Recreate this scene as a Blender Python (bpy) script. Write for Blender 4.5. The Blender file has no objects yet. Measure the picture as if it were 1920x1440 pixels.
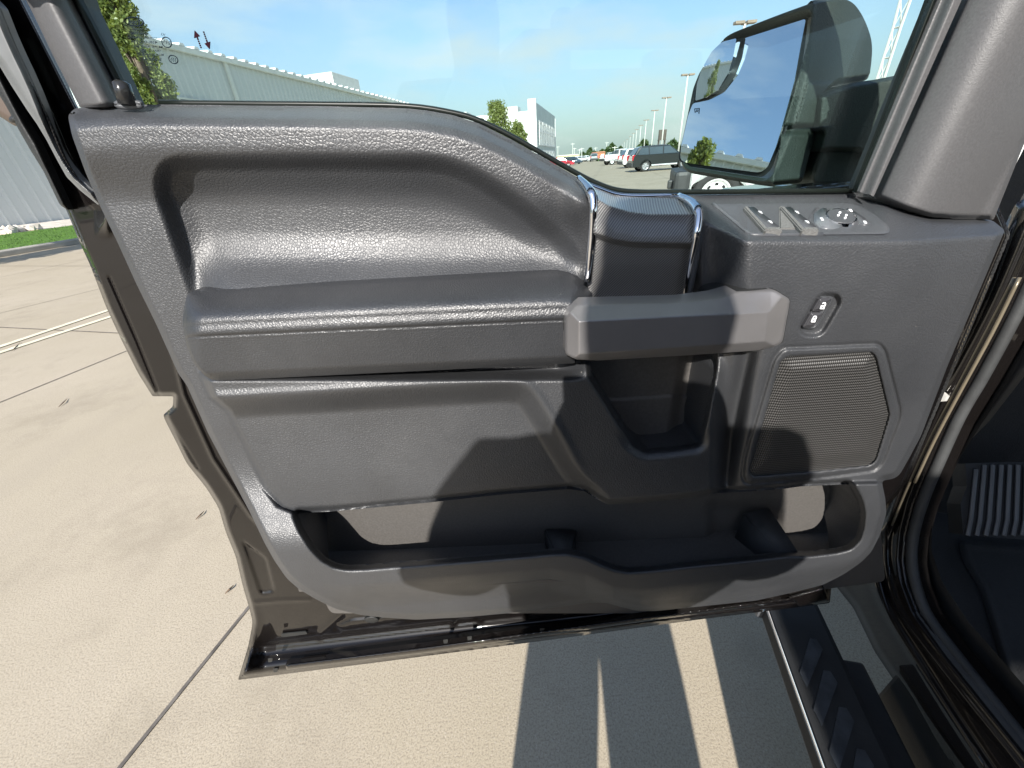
import bpy, bmesh, math, random
import numpy as np
from mathutils import Vector, Matrix
random.seed(7); rng = np.random.default_rng(7)
sc = bpy.context.scene
# ------------------------------------------------------------------ camera
F_PX = 730.0; PITCH = math.radians(29.7); SR, CR = 0.075, 0.9972; CAMZ = 1.39; D = 0.45
cp, sp_ = math.cos(PITCH), math.sin(PITCH)
fwd = Vector((0, cp, -sp_)); up0 = Vector((0, sp_, cp)); right0 = Vector((1, 0, 0))
cx = (right0*CR - up0*SR).normalized(); cy = (right0*SR + up0*CR).normalized(); cz = cx.cross(cy)
cam = bpy.data.objects.new("camera", bpy.data.cameras.new("camera")); sc.collection.objects.link(cam)
m = Matrix.Identity(4)
for i in range(3):
    m[i][0] = cx[i]; m[i][1] = cy[i]; m[i][2] = cz[i]
m.translation = Vector((0, 0, CAMZ)); cam.matrix_world = m
cam.data.sensor_width = 36; cam.data.lens = F_PX*36/1920; cam.data.clip_start = 0.01; cam.data.clip_end = 3000
sc.camera = cam
# ------------------------------------------------------------------ light
SUN_EL = math.radians(31); SUN_AZ = math.radians(13)          # azimuth the shadows run to, from +Y towards +X
sd = Vector((math.sin(SUN_AZ)*math.cos(SUN_EL), math.cos(SUN_AZ)*math.cos(SUN_EL), -math.sin(SUN_EL)))
sun = bpy.data.objects.new("sun", bpy.data.lights.new("sun", 'SUN')); sc.collection.objects.link(sun)
sun.data.energy = 4.6; sun.data.angle = math.radians(0.6); sun.data.color = (1.0, 0.95, 0.885)
sun.rotation_euler = sd.to_track_quat('-Z', 'Y').to_euler()
w = bpy.data.worlds.new("World"); sc.world = w; w.use_nodes = True
nt = w.node_tree; nt.nodes.clear()
def wn(t, **k):
    n = nt.nodes.new(t)
    for a, b in k.items(): setattr(n, a, b)
    return n
out = wn('ShaderNodeOutputWorld'); bg = wn('ShaderNodeBackground'); sky = wn('ShaderNodeTexSky')
sky.sky_type = 'NISHITA'; sky.sun_disc = False; sky.sun_elevation = SUN_EL
sky.sun_rotation = math.pi + SUN_AZ; sky.air_density = 1.0; sky.dust_density = 0.6; sky.ozone_density = 1.4
tc = wn('ShaderNodeTexCoord'); sx = wn('ShaderNodeSeparateXYZ'); mp = wn('ShaderNodeMapping'); mp.inputs['Scale'].default_value = (1.2, 1.2, 4.2)
noi = wn('ShaderNodeTexNoise'); noi.inputs['Scale'].default_value = 2.1; noi.inputs['Detail'].default_value = 8; noi.inputs['Roughness'].default_value = .55
r1 = wn('ShaderNodeValToRGB'); r1.color_ramp.elements[0].position = .47; r1.color_ramp.elements[1].position = .66
rz = wn('ShaderNodeMapRange'); rz.inputs[1].default_value = .42; rz.inputs[2].default_value = .12; rz.inputs[3].default_value = .25; rz.inputs[4].default_value = .8
hz = wn('ShaderNodeMapRange'); hz.inputs[1].default_value = .25; hz.inputs[2].default_value = .02; hz.inputs[3].default_value = 0; hz.inputs[4].default_value = .85
mul = wn('ShaderNodeMath', operation='MULTIPLY'); mx0 = wn('ShaderNodeMath', operation='MAXIMUM')
mix = wn('ShaderNodeMixRGB'); mix.inputs[2].default_value = (2.5, 3.05, 3.15, 1); mixc_ = wn('ShaderNodeMixRGB'); mixc_.inputs[2].default_value = (4.8, 5.0, 4.9, 1)
L = nt.links.new
L(tc.outputs['Generated'], mp.inputs[0]); L(mp.outputs[0], noi.inputs['Vector']); L(noi.outputs[0], r1.inputs[0])
L(tc.outputs['Generated'], sx.inputs[0]); L(sx.outputs[2], rz.inputs[0]); L(sx.outputs[2], hz.inputs[0])
L(r1.outputs[0], mul.inputs[0]); L(rz.outputs[0], mul.inputs[1]); L(hz.outputs[0], mix.inputs[0]); L(sky.outputs[0], mix.inputs[1]); L(mul.outputs[0], mixc_.inputs[0]); L(mix.outputs[0], mixc_.inputs[1]); L(mixc_.outputs[0], bg.inputs[0]); L(bg.outputs[0], out.inputs[0])
bg.inputs[1].default_value = 0.108
sc.view_settings.view_transform = 'Standard'; sc.view_settings.look = 'None'; sc.view_settings.exposure = 0.92; sc.view_settings.gamma = 1
# ------------------------------------------------------------------ pixel -> place helpers
def rays(x, y):
    X = np.asarray(x, float)-960; Y = 720-np.asarray(y, float)
    return X[..., None]*np.array(cx) + Y[..., None]*np.array(cy) - F_PX*np.array(cz)
C0 = np.array([0, 0, CAMZ])
def onY(x, y, Y): r = rays(x, y); return C0 + r*(np.asarray(Y)/r[..., 1])[..., None]
def onZ(x, y, z): r = rays(x, y); return C0 + r*((np.asarray(z)-CAMZ)/r[..., 2])[..., None]
def onP(x, y, P0, n):
    r = rays(x, y); n = np.asarray(n, float); return C0 + r*((np.dot(np.asarray(P0)-C0, n))/(r@n))[..., None]
AZ = math.radians(13.8)
ET = np.array([math.sin(AZ), math.cos(AZ), 0]); ES = np.array([math.cos(AZ), -math.sin(AZ), 0])   # truck forward, truck right
def T(t, s, z): return ET*t + ES*s + np.array([0, 0, z])
def onS(x, y, s): r = rays(x, y); return C0 + r*(np.asarray(s)/(r@ES))[..., None]
def onT(x, y, t): return onP(x, y, ET*t + C0, ET)
def ts(p): return float(p@ET), float(p@ES)
def S(a, b, x):
    t = np.clip((np.asarray(x, float)-a)/(b-a), 0, 1); return t*t*(3-2*t)
def rnd(poly, r=10, n=5):
    P = [np.array(p[:2], float) for p in poly]; rr = [p[2] if len(p) > 2 else r for p in poly]; o = []; N = len(P)
    for i in range(N):
        a, b, c = P[i-1], P[i], P[(i+1) % N]; la, lc = np.linalg.norm(a-b), np.linalg.norm(c-b)
        d1, d2 = min(rr[i], .46*la), min(rr[i], .46*lc)
        if rr[i] <= 0: o.append(b); continue
        s, e = b+(a-b)/max(la, 1e-9)*d1, b+(c-b)/max(lc, 1e-9)*d2
        for k in range(n+1):
            t = k/n; o.append((1-t)**2*s + 2*t*(1-t)*b + t*t*e)
    return np.array(o)
def segd(P, X, Y, closed=True):
    P = np.asarray(P, float); n = len(P); best = np.full(X.shape, 1e18); bx = np.zeros(X.shape); by = np.zeros(X.shape)
    for i in range(n if closed else n-1):
        a, b = P[i], P[(i+1) % n]; dx, dy = b-a; l2 = dx*dx+dy*dy
        if l2 < 1e-12: continue
        t = np.clip(((X-a[0])*dx+(Y-a[1])*dy)/l2, 0, 1); qx = a[0]+t*dx; qy = a[1]+t*dy; d = (X-qx)**2+(Y-qy)**2
        m_ = d < best; best = np.where(m_, d, best); bx = np.where(m_, qx, bx); by = np.where(m_, qy, by)
    return np.sqrt(best), bx, by
def inside(P, X, Y):
    P = np.asarray(P, float); r = np.zeros(X.shape, bool); n = len(P)
    for i in range(n):
        x1, y1 = P[i]; x2, y2 = P[(i+1) % n]
        if y1 == y2: continue
        c = ((y1 > Y) != (y2 > Y)) & (X < (x2-x1)*(Y-y1)/(y2-y1)+x1); r ^= c
    return r
def sdf(P, X, Y): d, _, _ = segd(P, X, Y); return np.where(inside(P, X, Y), d, -d)
def ln(pts, v):            # interpolate polyline given as (key, value)
    a = np.array(pts, float); return np.interp(v, a[:, 0], a[:, 1])
# ------------------------------------------------------------------ object helpers
def thing(name, label, cat, loc=(0, 0, 0), group=None):
    o = bpy.data.objects.new(name, None); sc.collection.objects.link(o); o.location = loc; o.empty_display_size = .2
    o['label'] = label; o['category'] = cat
    if group: o['group'] = group
    return o
def obj(name, me, mat_, parent=None, label=None):
    o = bpy.data.objects.new(name, me); sc.collection.objects.link(o)
    if mat_ is not None:
        me.materials.clear(); me.materials.append(mat_)
    if parent is not None:
        o.parent = parent; off = Vector((0, 0, 0)) if parent.parent else Vector(parent.location)   # parts carry world coordinates
        o.matrix_parent_inverse = Matrix.Translation(-off)
    if label: o['label'] = label
    return o
def pm(name, verts, faces, smooth=True):
    me = bpy.data.meshes.new(name); me.from_pydata([tuple(map(float, v)) for v in verts], [], [tuple(map(int, f)) for f in faces]); me.update()
    if smooth: me.polygons.foreach_set('use_smooth', [True]*len(me.polygons))
    return me
def hf(name, poly, pos, mat_, parent=None, step=3.0, skirt=.02, holes=(), sdir=(0, 1, 0), label=None, make=True, hskirt=None):
    """surface over a traced outline; pos(x, y, edge_distance) gives each vertex its own place and depth; the rim is extruded back"""
    P = np.asarray(poly, float); x0, y0 = P.min(0)-step; x1, y1 = P.max(0)+step
    nx = int((x1-x0)/step)+2; ny = int((y1-y0)/step)+2
    xs = x0+np.arange(nx)*step; ys = y0+np.arange(ny)*step
    GX, GY = np.meshgrid(xs, ys, indexing='ij'); cxg = GX[:-1, :-1]+step/2; cyg = GY[:-1, :-1]+step/2
    k = inside(P, cxg, cyg)
    for h in holes: k &= ~inside(h, cxg, cyg)
    I, J = np.nonzero(k); idx = lambda i, j: i*ny+j
    Fq = np.stack([idx(I, J), idx(I, J+1), idx(I+1, J+1), idx(I+1, J)], 1)
    used, inv = np.unique(Fq.ravel(), return_inverse=True); Fq = inv.reshape(-1, 4)
    vx = GX.ravel()[used]; vy = GY.ravel()[used]
    E = np.concatenate([Fq[:, [0, 1]], Fq[:, [1, 2]], Fq[:, [2, 3]], Fq[:, [3, 0]]]); key = np.sort(E, 1)
    kk = key[:, 0].astype(np.int64)*len(used)+key[:, 1]; u, first, cnt = np.unique(kk, return_index=True, return_counts=True)
    BE = E[first[cnt == 1]]; B = np.unique(BE)
    rings = [P]+[np.asarray(h, float) for h in holes]
    bd = None
    for R in rings:
        d, qx, qy = segd(R, vx[B], vy[B])
        if bd is None: bd, bx, by = d, qx, qy
        else: m_ = d < bd; bd = np.where(m_, d, bd); bx = np.where(m_, qx, bx); by = np.where(m_, qy, by)
    vx[B] = bx; vy[B] = by
    dist = None
    for R in rings:
        d, _, _ = segd(R, vx, vy); dist = d if dist is None else np.minimum(dist, d)
    dist[B] = 0
    V = pos(vx, vy, dist)
    F = Fq.tolist(); V2 = V
    if skirt > 0:
        mp_ = {int(b): i for i, b in enumerate(B)}; n0 = len(V); nb = len(B)
        top = V[B]; sk_ = np.full(nb, float(skirt))
        if hskirt is not None:
            do_ = segd(P, vx[B], vy[B])[0]; sk_ = np.where(do_ > .01, hskirt, sk_)
        dv_ = np.tile(np.array(sdir, float), (nb, 1))
        if hskirt is not None:
            kd = (S(985, 1025, vy[B])*(sk_ == hskirt))[:, None]; dv_ = dv_*(1-kd)+np.array([0, .14, -.72])*kd
        bot = top+dv_*sk_[:, None]; V2 = np.concatenate([V, top, bot])
        for a, b in BE: ia, ib = mp_[int(a)], mp_[int(b)]; F.append([n0+ib, n0+ia, n0+nb+ia, n0+nb+ib])
    me = pm(name, V2, F)
    return obj(name, me, mat_, parent, label) if make else me
def posH(hfun, Y0=None):
    def f(x, y, d): return onY(x, y, (D if Y0 is None else Y0)-hfun(x, y, d))
    return f
def flat(h): return posH(lambda x, y, d: np.full(x.shape, h))
def edge(h, r, w_): return posH(lambda x, y, d: h - r*(1-np.sqrt(np.clip(1-(1-np.clip(d/w_, 0, 1))**2, 0, 1))))
def box(c, sz, ax=None, bev=0.0, verts_only=False):
    bm = bmesh.new(); bmesh.ops.create_cube(bm, size=1)
    for v in bm.verts: v.co = Vector((v.co.x*sz[0], v.co.y*sz[1], v.co.z*sz[2]))
    if bev > 0: bmesh.ops.bevel(bm, geom=list(bm.edges), offset=bev, segments=2, affect='EDGES', profile=.6)
    M = Matrix.Identity(3) if ax is None else Matrix([list(a) for a in ax]).transposed()
    for v in bm.verts: v.co = M @ v.co + Vector(c)
    return bm
TAX = (ES, ET, (0, 0, 1))
def joinbm(bms):
    o = bmesh.new()
    for b in bms:
        me = bpy.data.meshes.new('tmp'); b.to_mesh(me); o.from_mesh(me); bpy.data.meshes.remove(me); b.free()
    return o
def bmobj(name, bm, mat_, parent=None, label=None, smooth=False):
    me = bpy.data.meshes.new(name); bmesh.ops.recalc_face_normals(bm, faces=list(bm.faces)); bm.to_mesh(me); bm.free()
    if smooth: me.polygons.foreach_set('use_smooth', [True]*len(me.polygons))
    return obj(name, me, mat_, parent, label)
def tube(path, rad, n=10, caps=True, squash=None):
    P = [Vector(p) for p in path]; R = rad if hasattr(rad, '__len__') else [rad]*len(P); V = []; F = []
    prev = None
    for i, p in enumerate(P):
        t = (P[min(i+1, len(P)-1)]-P[max(i-1, 0)]).normalized()
        a = (Vector((0, 0, 1)) if abs(t.z) < .9 else Vector((1, 0, 0))) if prev is None else prev
        a = (a-t*a.dot(t)).normalized(); prev = a; b = t.cross(a)
        for k in range(n):
            th = 2*math.pi*k/n; V.append(p+(a*math.cos(th)+b*math.sin(th))*R[i])
    for i in range(len(P)-1):
        for k in range(n): F.append((i*n+k, i*n+(k+1) % n, (i+1)*n+(k+1) % n, (i+1)*n+k))
    if caps: F.append(tuple(range(n))[::-1]); F.append(tuple((len(P)-1)*n+k for k in range(n)))
    bm = bmesh.new(); vs = [bm.verts.new(v) for v in V]
    for f in F: bm.faces.new([vs[i] for i in f])
    return bm
def spl(pts, n=6):
    P = [np.array(p, float) for p in pts]; P = [2*P[0]-P[1]]+P+[2*P[-1]-P[-2]]; o = []
    for i in range(1, len(P)-2):
        for k in range(n):
            t = k/n; a, b, c, d = P[i-1:i+3]; o.append(.5*((2*b)+(c-a)*t+(2*a-5*b+4*c-d)*t*t+(3*b-a-3*c+d)*t**3))
    o.append(P[-2]); return np.array(o)
def prism(pts, off, name='p'):           # ring of 3-D points extruded by vector off
    bm = bmesh.new(); a = [bm.verts.new(tuple(p)) for p in pts]; b = [bm.verts.new(tuple(np.array(p)+np.array(off))) for p in pts]
    bm.faces.new(a); bm.faces.new(b[::-1]); n = len(a)
    for i in range(n): bm.faces.new((a[i], b[i], b[(i+1) % n], a[(i+1) % n]))
    return bm
# ------------------------------------------------------------------ materials
class NM:
    def __init__(s, name):
        s.m = bpy.data.materials.new(name); s.m.use_nodes = True; s.t = s.m.node_tree; s.b = s.t.nodes['Principled BSDF']; s.o = s.t.nodes['Material Output']
        s.co = None
    def n(s, t, **k):
        x = s.t.nodes.new(t)
        for a, b in k.items():
            if a.startswith('i_'): x.inputs[a[2:].replace('_', ' ')].default_value = b
            else: setattr(x, a, b)
        return x
    def l(s, a, b): s.t.links.new(a, b)
    def coord(s):
        if s.co is None: s.co = s.n('ShaderNodeTexCoord').outputs['Object']
        return s.co
    def noise(s, scale, detail=4, rough=.5, vec=None):
        x = s.n('ShaderNodeTexNoise'); x.inputs['Scale'].default_value = scale; x.inputs['Detail'].default_value = detail; x.inputs['Roughness'].default_value = rough
        s.l(vec or s.coord(), x.inputs['Vector']); return x.outputs[0]
    def ramp(s, f, *st):
        x = s.n('ShaderNodeValToRGB'); e = x.color_ramp.elements
        while len(e) < len(st): e.new(.5)
        for i, (p, c) in enumerate(st): e[i].position = p; e[i].color = (*c, 1) if hasattr(c, '__len__') else (c, c, c, 1)
        s.l(f, x.inputs[0]); return x.outputs[0]
    def math(s, op, a, b=None):
        x = s.n('ShaderNodeMath', operation=op)
        for i, v in enumerate((a, b)):
            if v is None: continue
            if isinstance(v, (int, float)): x.inputs[i].default_value = v
            else: s.l(v, x.inputs[i])
        return x.outputs[0]
    def mixc(s, f, a, b):
        x = s.n('ShaderNodeMixRGB')
        for i, v in zip((0, 1, 2), (f, a, b)):
            if isinstance(v, (int, float)): x.inputs[i].default_value = v
            elif isinstance(v, tuple): x.inputs[i].default_value = (*v, 1)
            else: s.l(v, x.inputs[i])
        return x.outputs[0]
    def bump(s, h, dist, strength=1.0, prev=None):
        x = s.n('ShaderNodeBump'); x.inputs['Strength'].default_value = strength; x.inputs['Distance'].default_value = dist
        s.l(h, x.inputs['Height'])
        if prev is not None: s.l(prev, x.inputs['Normal'])
        return x.outputs[0]
    def setn(s, nrm): s.l(nrm, s.b.inputs['Normal'])
    def col(s, c): s.b.inputs['Base Color'].default_value = (*c, 1) if isinstance(c, tuple) else s.b.inputs['Base Color'].default_value; 
    def colf(s, f): s.l(f, s.b.inputs['Base Color'])
    def p(s, rough=.5, metal=0., spec=.5, coat=0., cr=.03):
        b = s.b.inputs; b['Roughness'].default_value = rough; b['Metallic'].default_value = metal; b['Specular IOR Level'].default_value = spec
        b['Coat Weight'].default_value = coat; b['Coat Roughness'].default_value = cr; return s
def simple(name, c, rough=.5, metal=0., spec=.5, coat=0., var=.15, vs=8., bump=0., bs=200.):
    n = NM(name); n.p(rough, metal, spec, coat)
    f = n.noise(vs, 5); a = tuple(x*(1-var) for x in c); b = tuple(min(1, x*(1+var)) for x in c)
    n.colf(n.ramp(f, (.35, a), (.65, b)))
    if bump > 0: n.setn(n.bump(n.noise(bs, 2), bump))
    return n.m
def leather(name, c, scale=300., dist=.0006, rough=.42, spec=.5, fine=False):
    n = NM(name); n.p(rough, 0, spec)
    wv = n.noise(60, 3); mpn = n.n('ShaderNodeMixRGB'); mpn.inputs[0].default_value = .0016; n.l(n.coord(), mpn.inputs[1])
    nn = n.n('ShaderNodeTexNoise'); nn.inputs['Scale'].default_value = 260; n.l(n.coord(), nn.inputs['Vector']); n.l(nn.outputs['Color'], mpn.inputs[2])
    v = n.n('ShaderNodeTexVoronoi', feature='DISTANCE_TO_EDGE'); v.inputs['Scale'].default_value = scale; n.l(mpn.outputs[0], v.inputs['Vector'])
    g = n.ramp(v.outputs['Distance'], (.0, 0.), (.16, .55), (.45, 1.))
    nr = n.bump(g, dist); nr = n.bump(n.noise(scale*2.2, 3, .6), dist*.8, 1, nr)
    n.setn(nr)
    d = n.noise(5, 6, .6); dust = n.ramp(d, (.4, tuple(x*.9 for x in c)), (.75, tuple(x*1.18 for x in c)))
    cc = n.mixc(n.ramp(g, (0., .22), (.5, 0.)), dust, tuple(x*.45 for x in c))
    v2 = n.n('ShaderNodeTexVoronoi'); v2.inputs['Scale'].default_value = 60; n.l(n.coord(), v2.inputs['Vector'])
    sm = n.noise(9, 8, .75); cc = n.mixc(n.math('MULTIPLY', n.ramp(v2.outputs['Distance'], (.03, .7), (.06, 0.)), n.ramp(sm, (.55, 0.), (.62, 1.))), cc, (.4, .38, .34))
    cc = n.mixc(n.ramp(n.noise(3.2, 8, .7), (.52, 0.), (.78, .10)), cc, (.14, .138, .135))
    n.colf(cc)
    rr = n.ramp(n.noise(14, 5, .6), (.3, rough-.05), (.7, rough+.08)); n.l(rr, n.b.inputs['Roughness'])
    return n.m
BL = (.038, .040, .044)
M_lea = leather('black_grained_vinyl', BL, 330, .00023, .45, .9)
M_lea2 = leather('black_armrest_vinyl', (.029, .031, .035), 380, .00018, .41, .85)
M_fine = leather('black_moulded_plastic', (.036, .038, .041), 950, .0003, .5)
def specky(name, c, rough=.5, sp=700., amt=.0006, ct=.10):
    n = NM(name); n.p(rough); n.setn(n.bump(n.noise(sp, 3, .7), amt)); f = n.noise(sp*.6, 2); n.colf(n.ramp(f, (.35, tuple(x*(1-ct) for x in c)), (.7, tuple(x*(1+ct) for x in c)))); return n.m
M_pillar = specky('taupe_grey_trim_plastic', (.082, .081, .083), .44, 900, .0002)
M_pocket = specky('dark_pocket_plastic', (.085, .080, .075), .55, 500, .0003)
M_mirh = specky('black_textured_mirror_plastic', (.030, .038, .033), .42, 560, .0011)
M_plate = specky('satin_black_switch_plastic', (.07, .074, .08), .38, 1200, .00012)
M_felt = specky('fuzzy_grey_plastic', (.13, .13, .125), .7, 800, .001)
M_handle = simple('satin_gunmetal_paint', (.185, .180, .182), .36, .4, .5, .15, .04, 30)
M_rub = simple('black_rubber', (.022, .023, .023), .5, 0, .4, 0, .2, 20, .0003, 300)
M_rubg = simple('green_black_window_channel', (.008, .011, .009), .35, 0, .3, 0, .2, 20)
M_chr = simple('chrome', (.85, .85, .87), .05, 1., .5, 0, .02, 5)
M_white = simple('white_print', (.85, .86, .88), .5)
M_print = simple('dark_ceramic_print', (.012, .018, .026), 1., 0, 0.)
M_silv = simple('zinc_bolt', (.55, .53, .48), .35, .8)
M_carpet = specky('dark_carpet', (.030, .031, .032), .9, 500, .002)
M_mat = simple('dark_floor_rubber', (.024, .025, .026), .6, 0, .4, 0, .2, 12, .0004, 200)
M_seal = simple('grey_black_weatherstrip', (.045, .047, .048), .6, 0, .4, 0, .2, 20, .0003, 400)
M_mat2 = simple('worn_step_rubber', (.045, .05, .057), .5, 0, .4, 0, .25, 40, .0003, 300)
def paint(name, c, rough=.28, coat=1.):
    n = NM(name); n.p(.5 if c[0] < .006 else rough, .0 if c[0] < .006 else .1, .12 if c[0] < .006 else .35, coat, .04); f = n.noise(2500, 1); f2 = n.noise(6, 6, .6)
    n.colf(n.ramp(f, (.4, tuple(x*.7 for x in c)), (.72, tuple(x*1.6 for x in c))))
    n.l(n.ramp(f2, (.4, .015), (.8, .08)), n.b.inputs['Coat Roughness']); return n.m
M_paint = paint('black_brown_metallic_paint', (.0045, .0035, .0033))
def mk_carbon():
    n = NM('carbon_weave_insert'); n.p(.36, .1, .5, .75, .06); s = n.n('ShaderNodeSeparateXYZ'); n.l(n.coord(), s.inputs[0])
    a = n.math('ADD', n.math('MULTIPLY', s.outputs[0], 1.), n.math('MULTIPLY', s.outputs[2], -1.))
    b = n.math('ADD', n.math('MULTIPLY', s.outputs[0], 1.), n.math('MULTIPLY', s.outputs[2], 1.))
    w1 = n.math('SINE', n.math('MULTIPLY', a, 2100.)); w2 = n.math('SINE', n.math('MULTIPLY', b, 4200.))
    h = n.math('ADD', n.math('MULTIPLY', w1, .7), n.math('MULTIPLY', w2, .3)); u = n.math('MULTIPLY_ADD', h, .5); n.t.nodes[-1].inputs[2].default_value = .5
    n.colf(n.ramp(u, (.25, (.05, .051, .053)), (.75, (.20, .197, .193)))); n.setn(n.bump(u, .0004)); return n.m
M_carb = mk_carbon()
def mk_grille():
    n = NM('perforated_speaker_mesh'); n.p(.42, 0, .5); s = n.n('ShaderNodeSeparateXYZ'); n.l(n.coord(), s.inputs[0])
    k = 2*math.pi/.0044
    a = n.math('SINE', n.math('MULTIPLY', n.math('ADD', s.outputs[0], n.math('MULTIPLY', s.outputs[2], .577)), k))
    b = n.math('SINE', n.math('MULTIPLY', n.math('ADD', s.outputs[0], n.math('MULTIPLY', s.outputs[2], -.577)), k))
    u = n.math('MULTIPLY', n.math('ADD', n.math('MULTIPLY', a, b), 1.), .5)
    n.colf(n.ramp(u, (.30, (.085, .083, .08)), (.62, (.006, .006, .006)))); n.setn(n.bump(u, -.0008)); return n.m
M_gril = mk_grille()
def mk_glass(tint=(.86, .93, .92), name='tinted_side_glass', refl=1.0):
    n = NM(name); t = n.t; t.nodes.remove(n.b)
    tr = n.n('ShaderNodeBsdfTransparent'); tr.inputs[0].default_value = (*tint, 1); gl = n.n('ShaderNodeBsdfGlossy'); gl.inputs[0].default_value = (.9*refl, .95*refl, .95*refl, 1); gl.inputs['Roughness'].default_value = .0
    fr = n.n('ShaderNodeFresnel'); fr.inputs[0].default_value = 1.33; mx = n.n('ShaderNodeMixShader')
    n.l(fr.outputs[0], mx.inputs[0]); n.l(tr.outputs[0], mx.inputs[1]); n.l(gl.outputs[0], mx.inputs[2]); n.l(mx.outputs[0], n.o.inputs[0]); return n.m
M_glass = mk_glass()
M_mirror = simple('mirror_silver', (.86, .90, .95), .01, 1., .5, 0, .0)
def mk_conc():
    n = NM('sunlit_concrete_paving'); n.p(.85, 0, .25)
    f = n.noise(.55, 7, .6); g = n.noise(190, 3, .7); s2 = n.noise(4, 6, .65); vv = n.n('ShaderNodeTexVoronoi'); vv.inputs['Scale'].default_value = 130; n.l(n.coord(), vv.inputs['Vector'])
    base = n.ramp(f, (.3, (.40, .345, .25)), (.7, (.49, .425, .325)))
    base = n.mixc(n.ramp(s2, (.42, .0), (.75, .35)), base, (.42, .36, .28))
    base = n.mixc(n.ramp(g, (.38, .65), (.52, 0.)), base, (.24, .20, .155))
    base = n.mixc(n.ramp(vv.outputs['Distance'], (.0, .45), (.28, 0.)), base, (.64, .58, .5))
    st_ = n.noise(1.3, 9, .72); base = n.mixc(n.ramp(st_, (.52, 0.), (.70, .5)), base, (.26, .22, .165))
    mpt = n.n('ShaderNodeMapping'); mpt.inputs['Rotation'].default_value = (0, 0, .24); mpt.inputs['Scale'].default_value = (2.6, .12, 1); n.l(n.coord(), mpt.inputs[0])
    base = n.mixc(n.ramp(n.noise(1.6, 4, .6, mpt.outputs[0]), (.55, 0.), (.75, .20)), base, (.33, .29, .23))
    n.colf(base); n.setn(n.bump(g, .0012)); return n.m
M_conc = mk_conc()
def mk_siding(name, c):
    n = NM(name); n.p(.45, 0, .5); f = n.noise(.6, 6, .6); s = n.n('ShaderNodeMapping'); s.inputs['Scale'].default_value = (2, 2, .12); n.l(n.coord(), s.inputs[0]); f2 = n.noise(1.5, 5, .6, s.outputs[0])
    n.colf(n.mixc(n.ramp(f2, (.45, 0.), (.75, .25)), n.ramp(f, (.3, tuple(x*.95 for x in c)), (.7, c)), tuple(x*.8 for x in c))); return n.m
M_sid = mk_siding('off_white_metal_siding', (.60, .62, .60))
M_roof = simple('white_metal_roof', (.82, .82, .80), .4, 0, .5, 0, .05, 1)
M_gut = simple('pale_gutter', (.68, .68, .62), .45, 0, .5, 0, .06, 2)
M_win = simple('dark_window_glass', (.05, .07, .08), .08, 0, .8, 0, .2, .5)
M_stucco = simple('white_painted_wall', (.86, .86, .84), .7, 0, .3, 0, .05, .8)
M_facade = simple('grey_metal_facade', (.42, .47, .47), .4, .2, .5, 0, .08, .5)
M_grass = simple('mown_lawn', (.085, .17, .03), .8, 0, .2, 0, .35, 6, .02, 40)
M_kerb = simple('grey_kerb_concrete', (.36, .34, .30), .85, 0, .2, 0, .15, 2, .003, 60)
M_line = simple('cream_road_paint', (.72, .68, .50), .7, 0, .3, 0, .12, 12)
M_joint = simple('dark_joint_sealant', (.14, .125, .11), .8, 0, .2, 0, .3, 20)
M_rock = simple('pale_river_rock', (.58, .53, .46), .8, 0, .3, 0, .3, 3)
M_bark = simple('grey_brown_bark', (.16, .12, .09), .9, 0, .2, 0, .3, 10, .01, 30)
def mk_leaf(name, a, b):
    n = NM(name); n.p(.4, 0, .5); oi = n.n('ShaderNodeTexWhiteNoise'); oi.noise_dimensions = '3D'
    sc_ = n.n('ShaderNodeVectorMath', operation='SNAP'); sc_.inputs[1].default_value = (.09, .09, .09); n.l(n.coord(), sc_.inputs[0]); n.l(sc_.outputs[0], oi.inputs['Vector'])
    n.colf(n.mixc(oi.outputs['Value'], a, b)); n.b.inputs['Subsurface Weight'].default_value = 0
    tl = n.n('ShaderNodeBsdfTranslucent'); tl.inputs[0].default_value = (b[0]*1.2, b[1]*1.2, b[2]*.6, 1); mx = n.n('ShaderNodeMixShader'); mx.inputs[0].default_value = .3
    n.l(n.b.outputs[0], mx.inputs[1]); n.l(tl.outputs[0], mx.inputs[2]); n.l(mx.outputs[0], n.o.inputs[0]); return n.m
M_leaf = mk_leaf('pear_tree_leaves', (.10, .145, .035), (.30, .34, .11))
M_leafd = mk_leaf('far_tree_leaves', (.05, .085, .03), (.09, .14, .05))
# ------------------------------------------------------------------ SETTING: ground
def struct(o): o['kind'] = 'structure'; return o
def sheet(name, pts, mat_, z=None):
    return obj(name, pm(name, pts, [list(range(len(pts)))], False), mat_)
me = pm('ground', [(-900, -600, 0), (900, -600, 0), (900, 1500, 0), (-900, 1500, 0)], [(0, 1, 2, 3)], False)
struct(obj('ground', me, M_conc))
def gline(name, pa, pb, wd, mat_, z=.004, ext=(0, 0)):
    a = onZ(*pa, 0.); b = onZ(*pb, 0.); d = (b-a); d /= np.linalg.norm(d); a = a-d*ext[0]; b = b+d*ext[1]; n = np.array([-d[1], d[0], 0])*wd/2; zz = np.array([0, 0, z])
    return struct(sheet(name, [a-n+zz, b-n+zz, b+n+zz, a+n+zz], mat_))
for pa, pb, e in (((0, 755), (236, 659), (10, 60)), ((0, 587.5), (184, 542.5), (30, 90)), ((0, 520), (150, 489), (30, 90)), ((225, 1440), (467, 1139), (3, 60)),
                  ((0, 614), (221, 625), (10, 3)), ((0, 499), (160, 499), (4, 4)), ((1110, 335), (1132, 307), (3, 40)), ((1225, 324), (1265, 340), (12, 6))):
    gline('paving_joint', pa, pb, .012 if pa[1] != 614 else .02, M_joint, .004, e)
gline('parking_line', (0, 651), (199, 584), .09, M_line, .008, (8, 8)); gline('parking_line', (0, 662), (206, 595), .09, M_line, .008, (8, 8))
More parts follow.
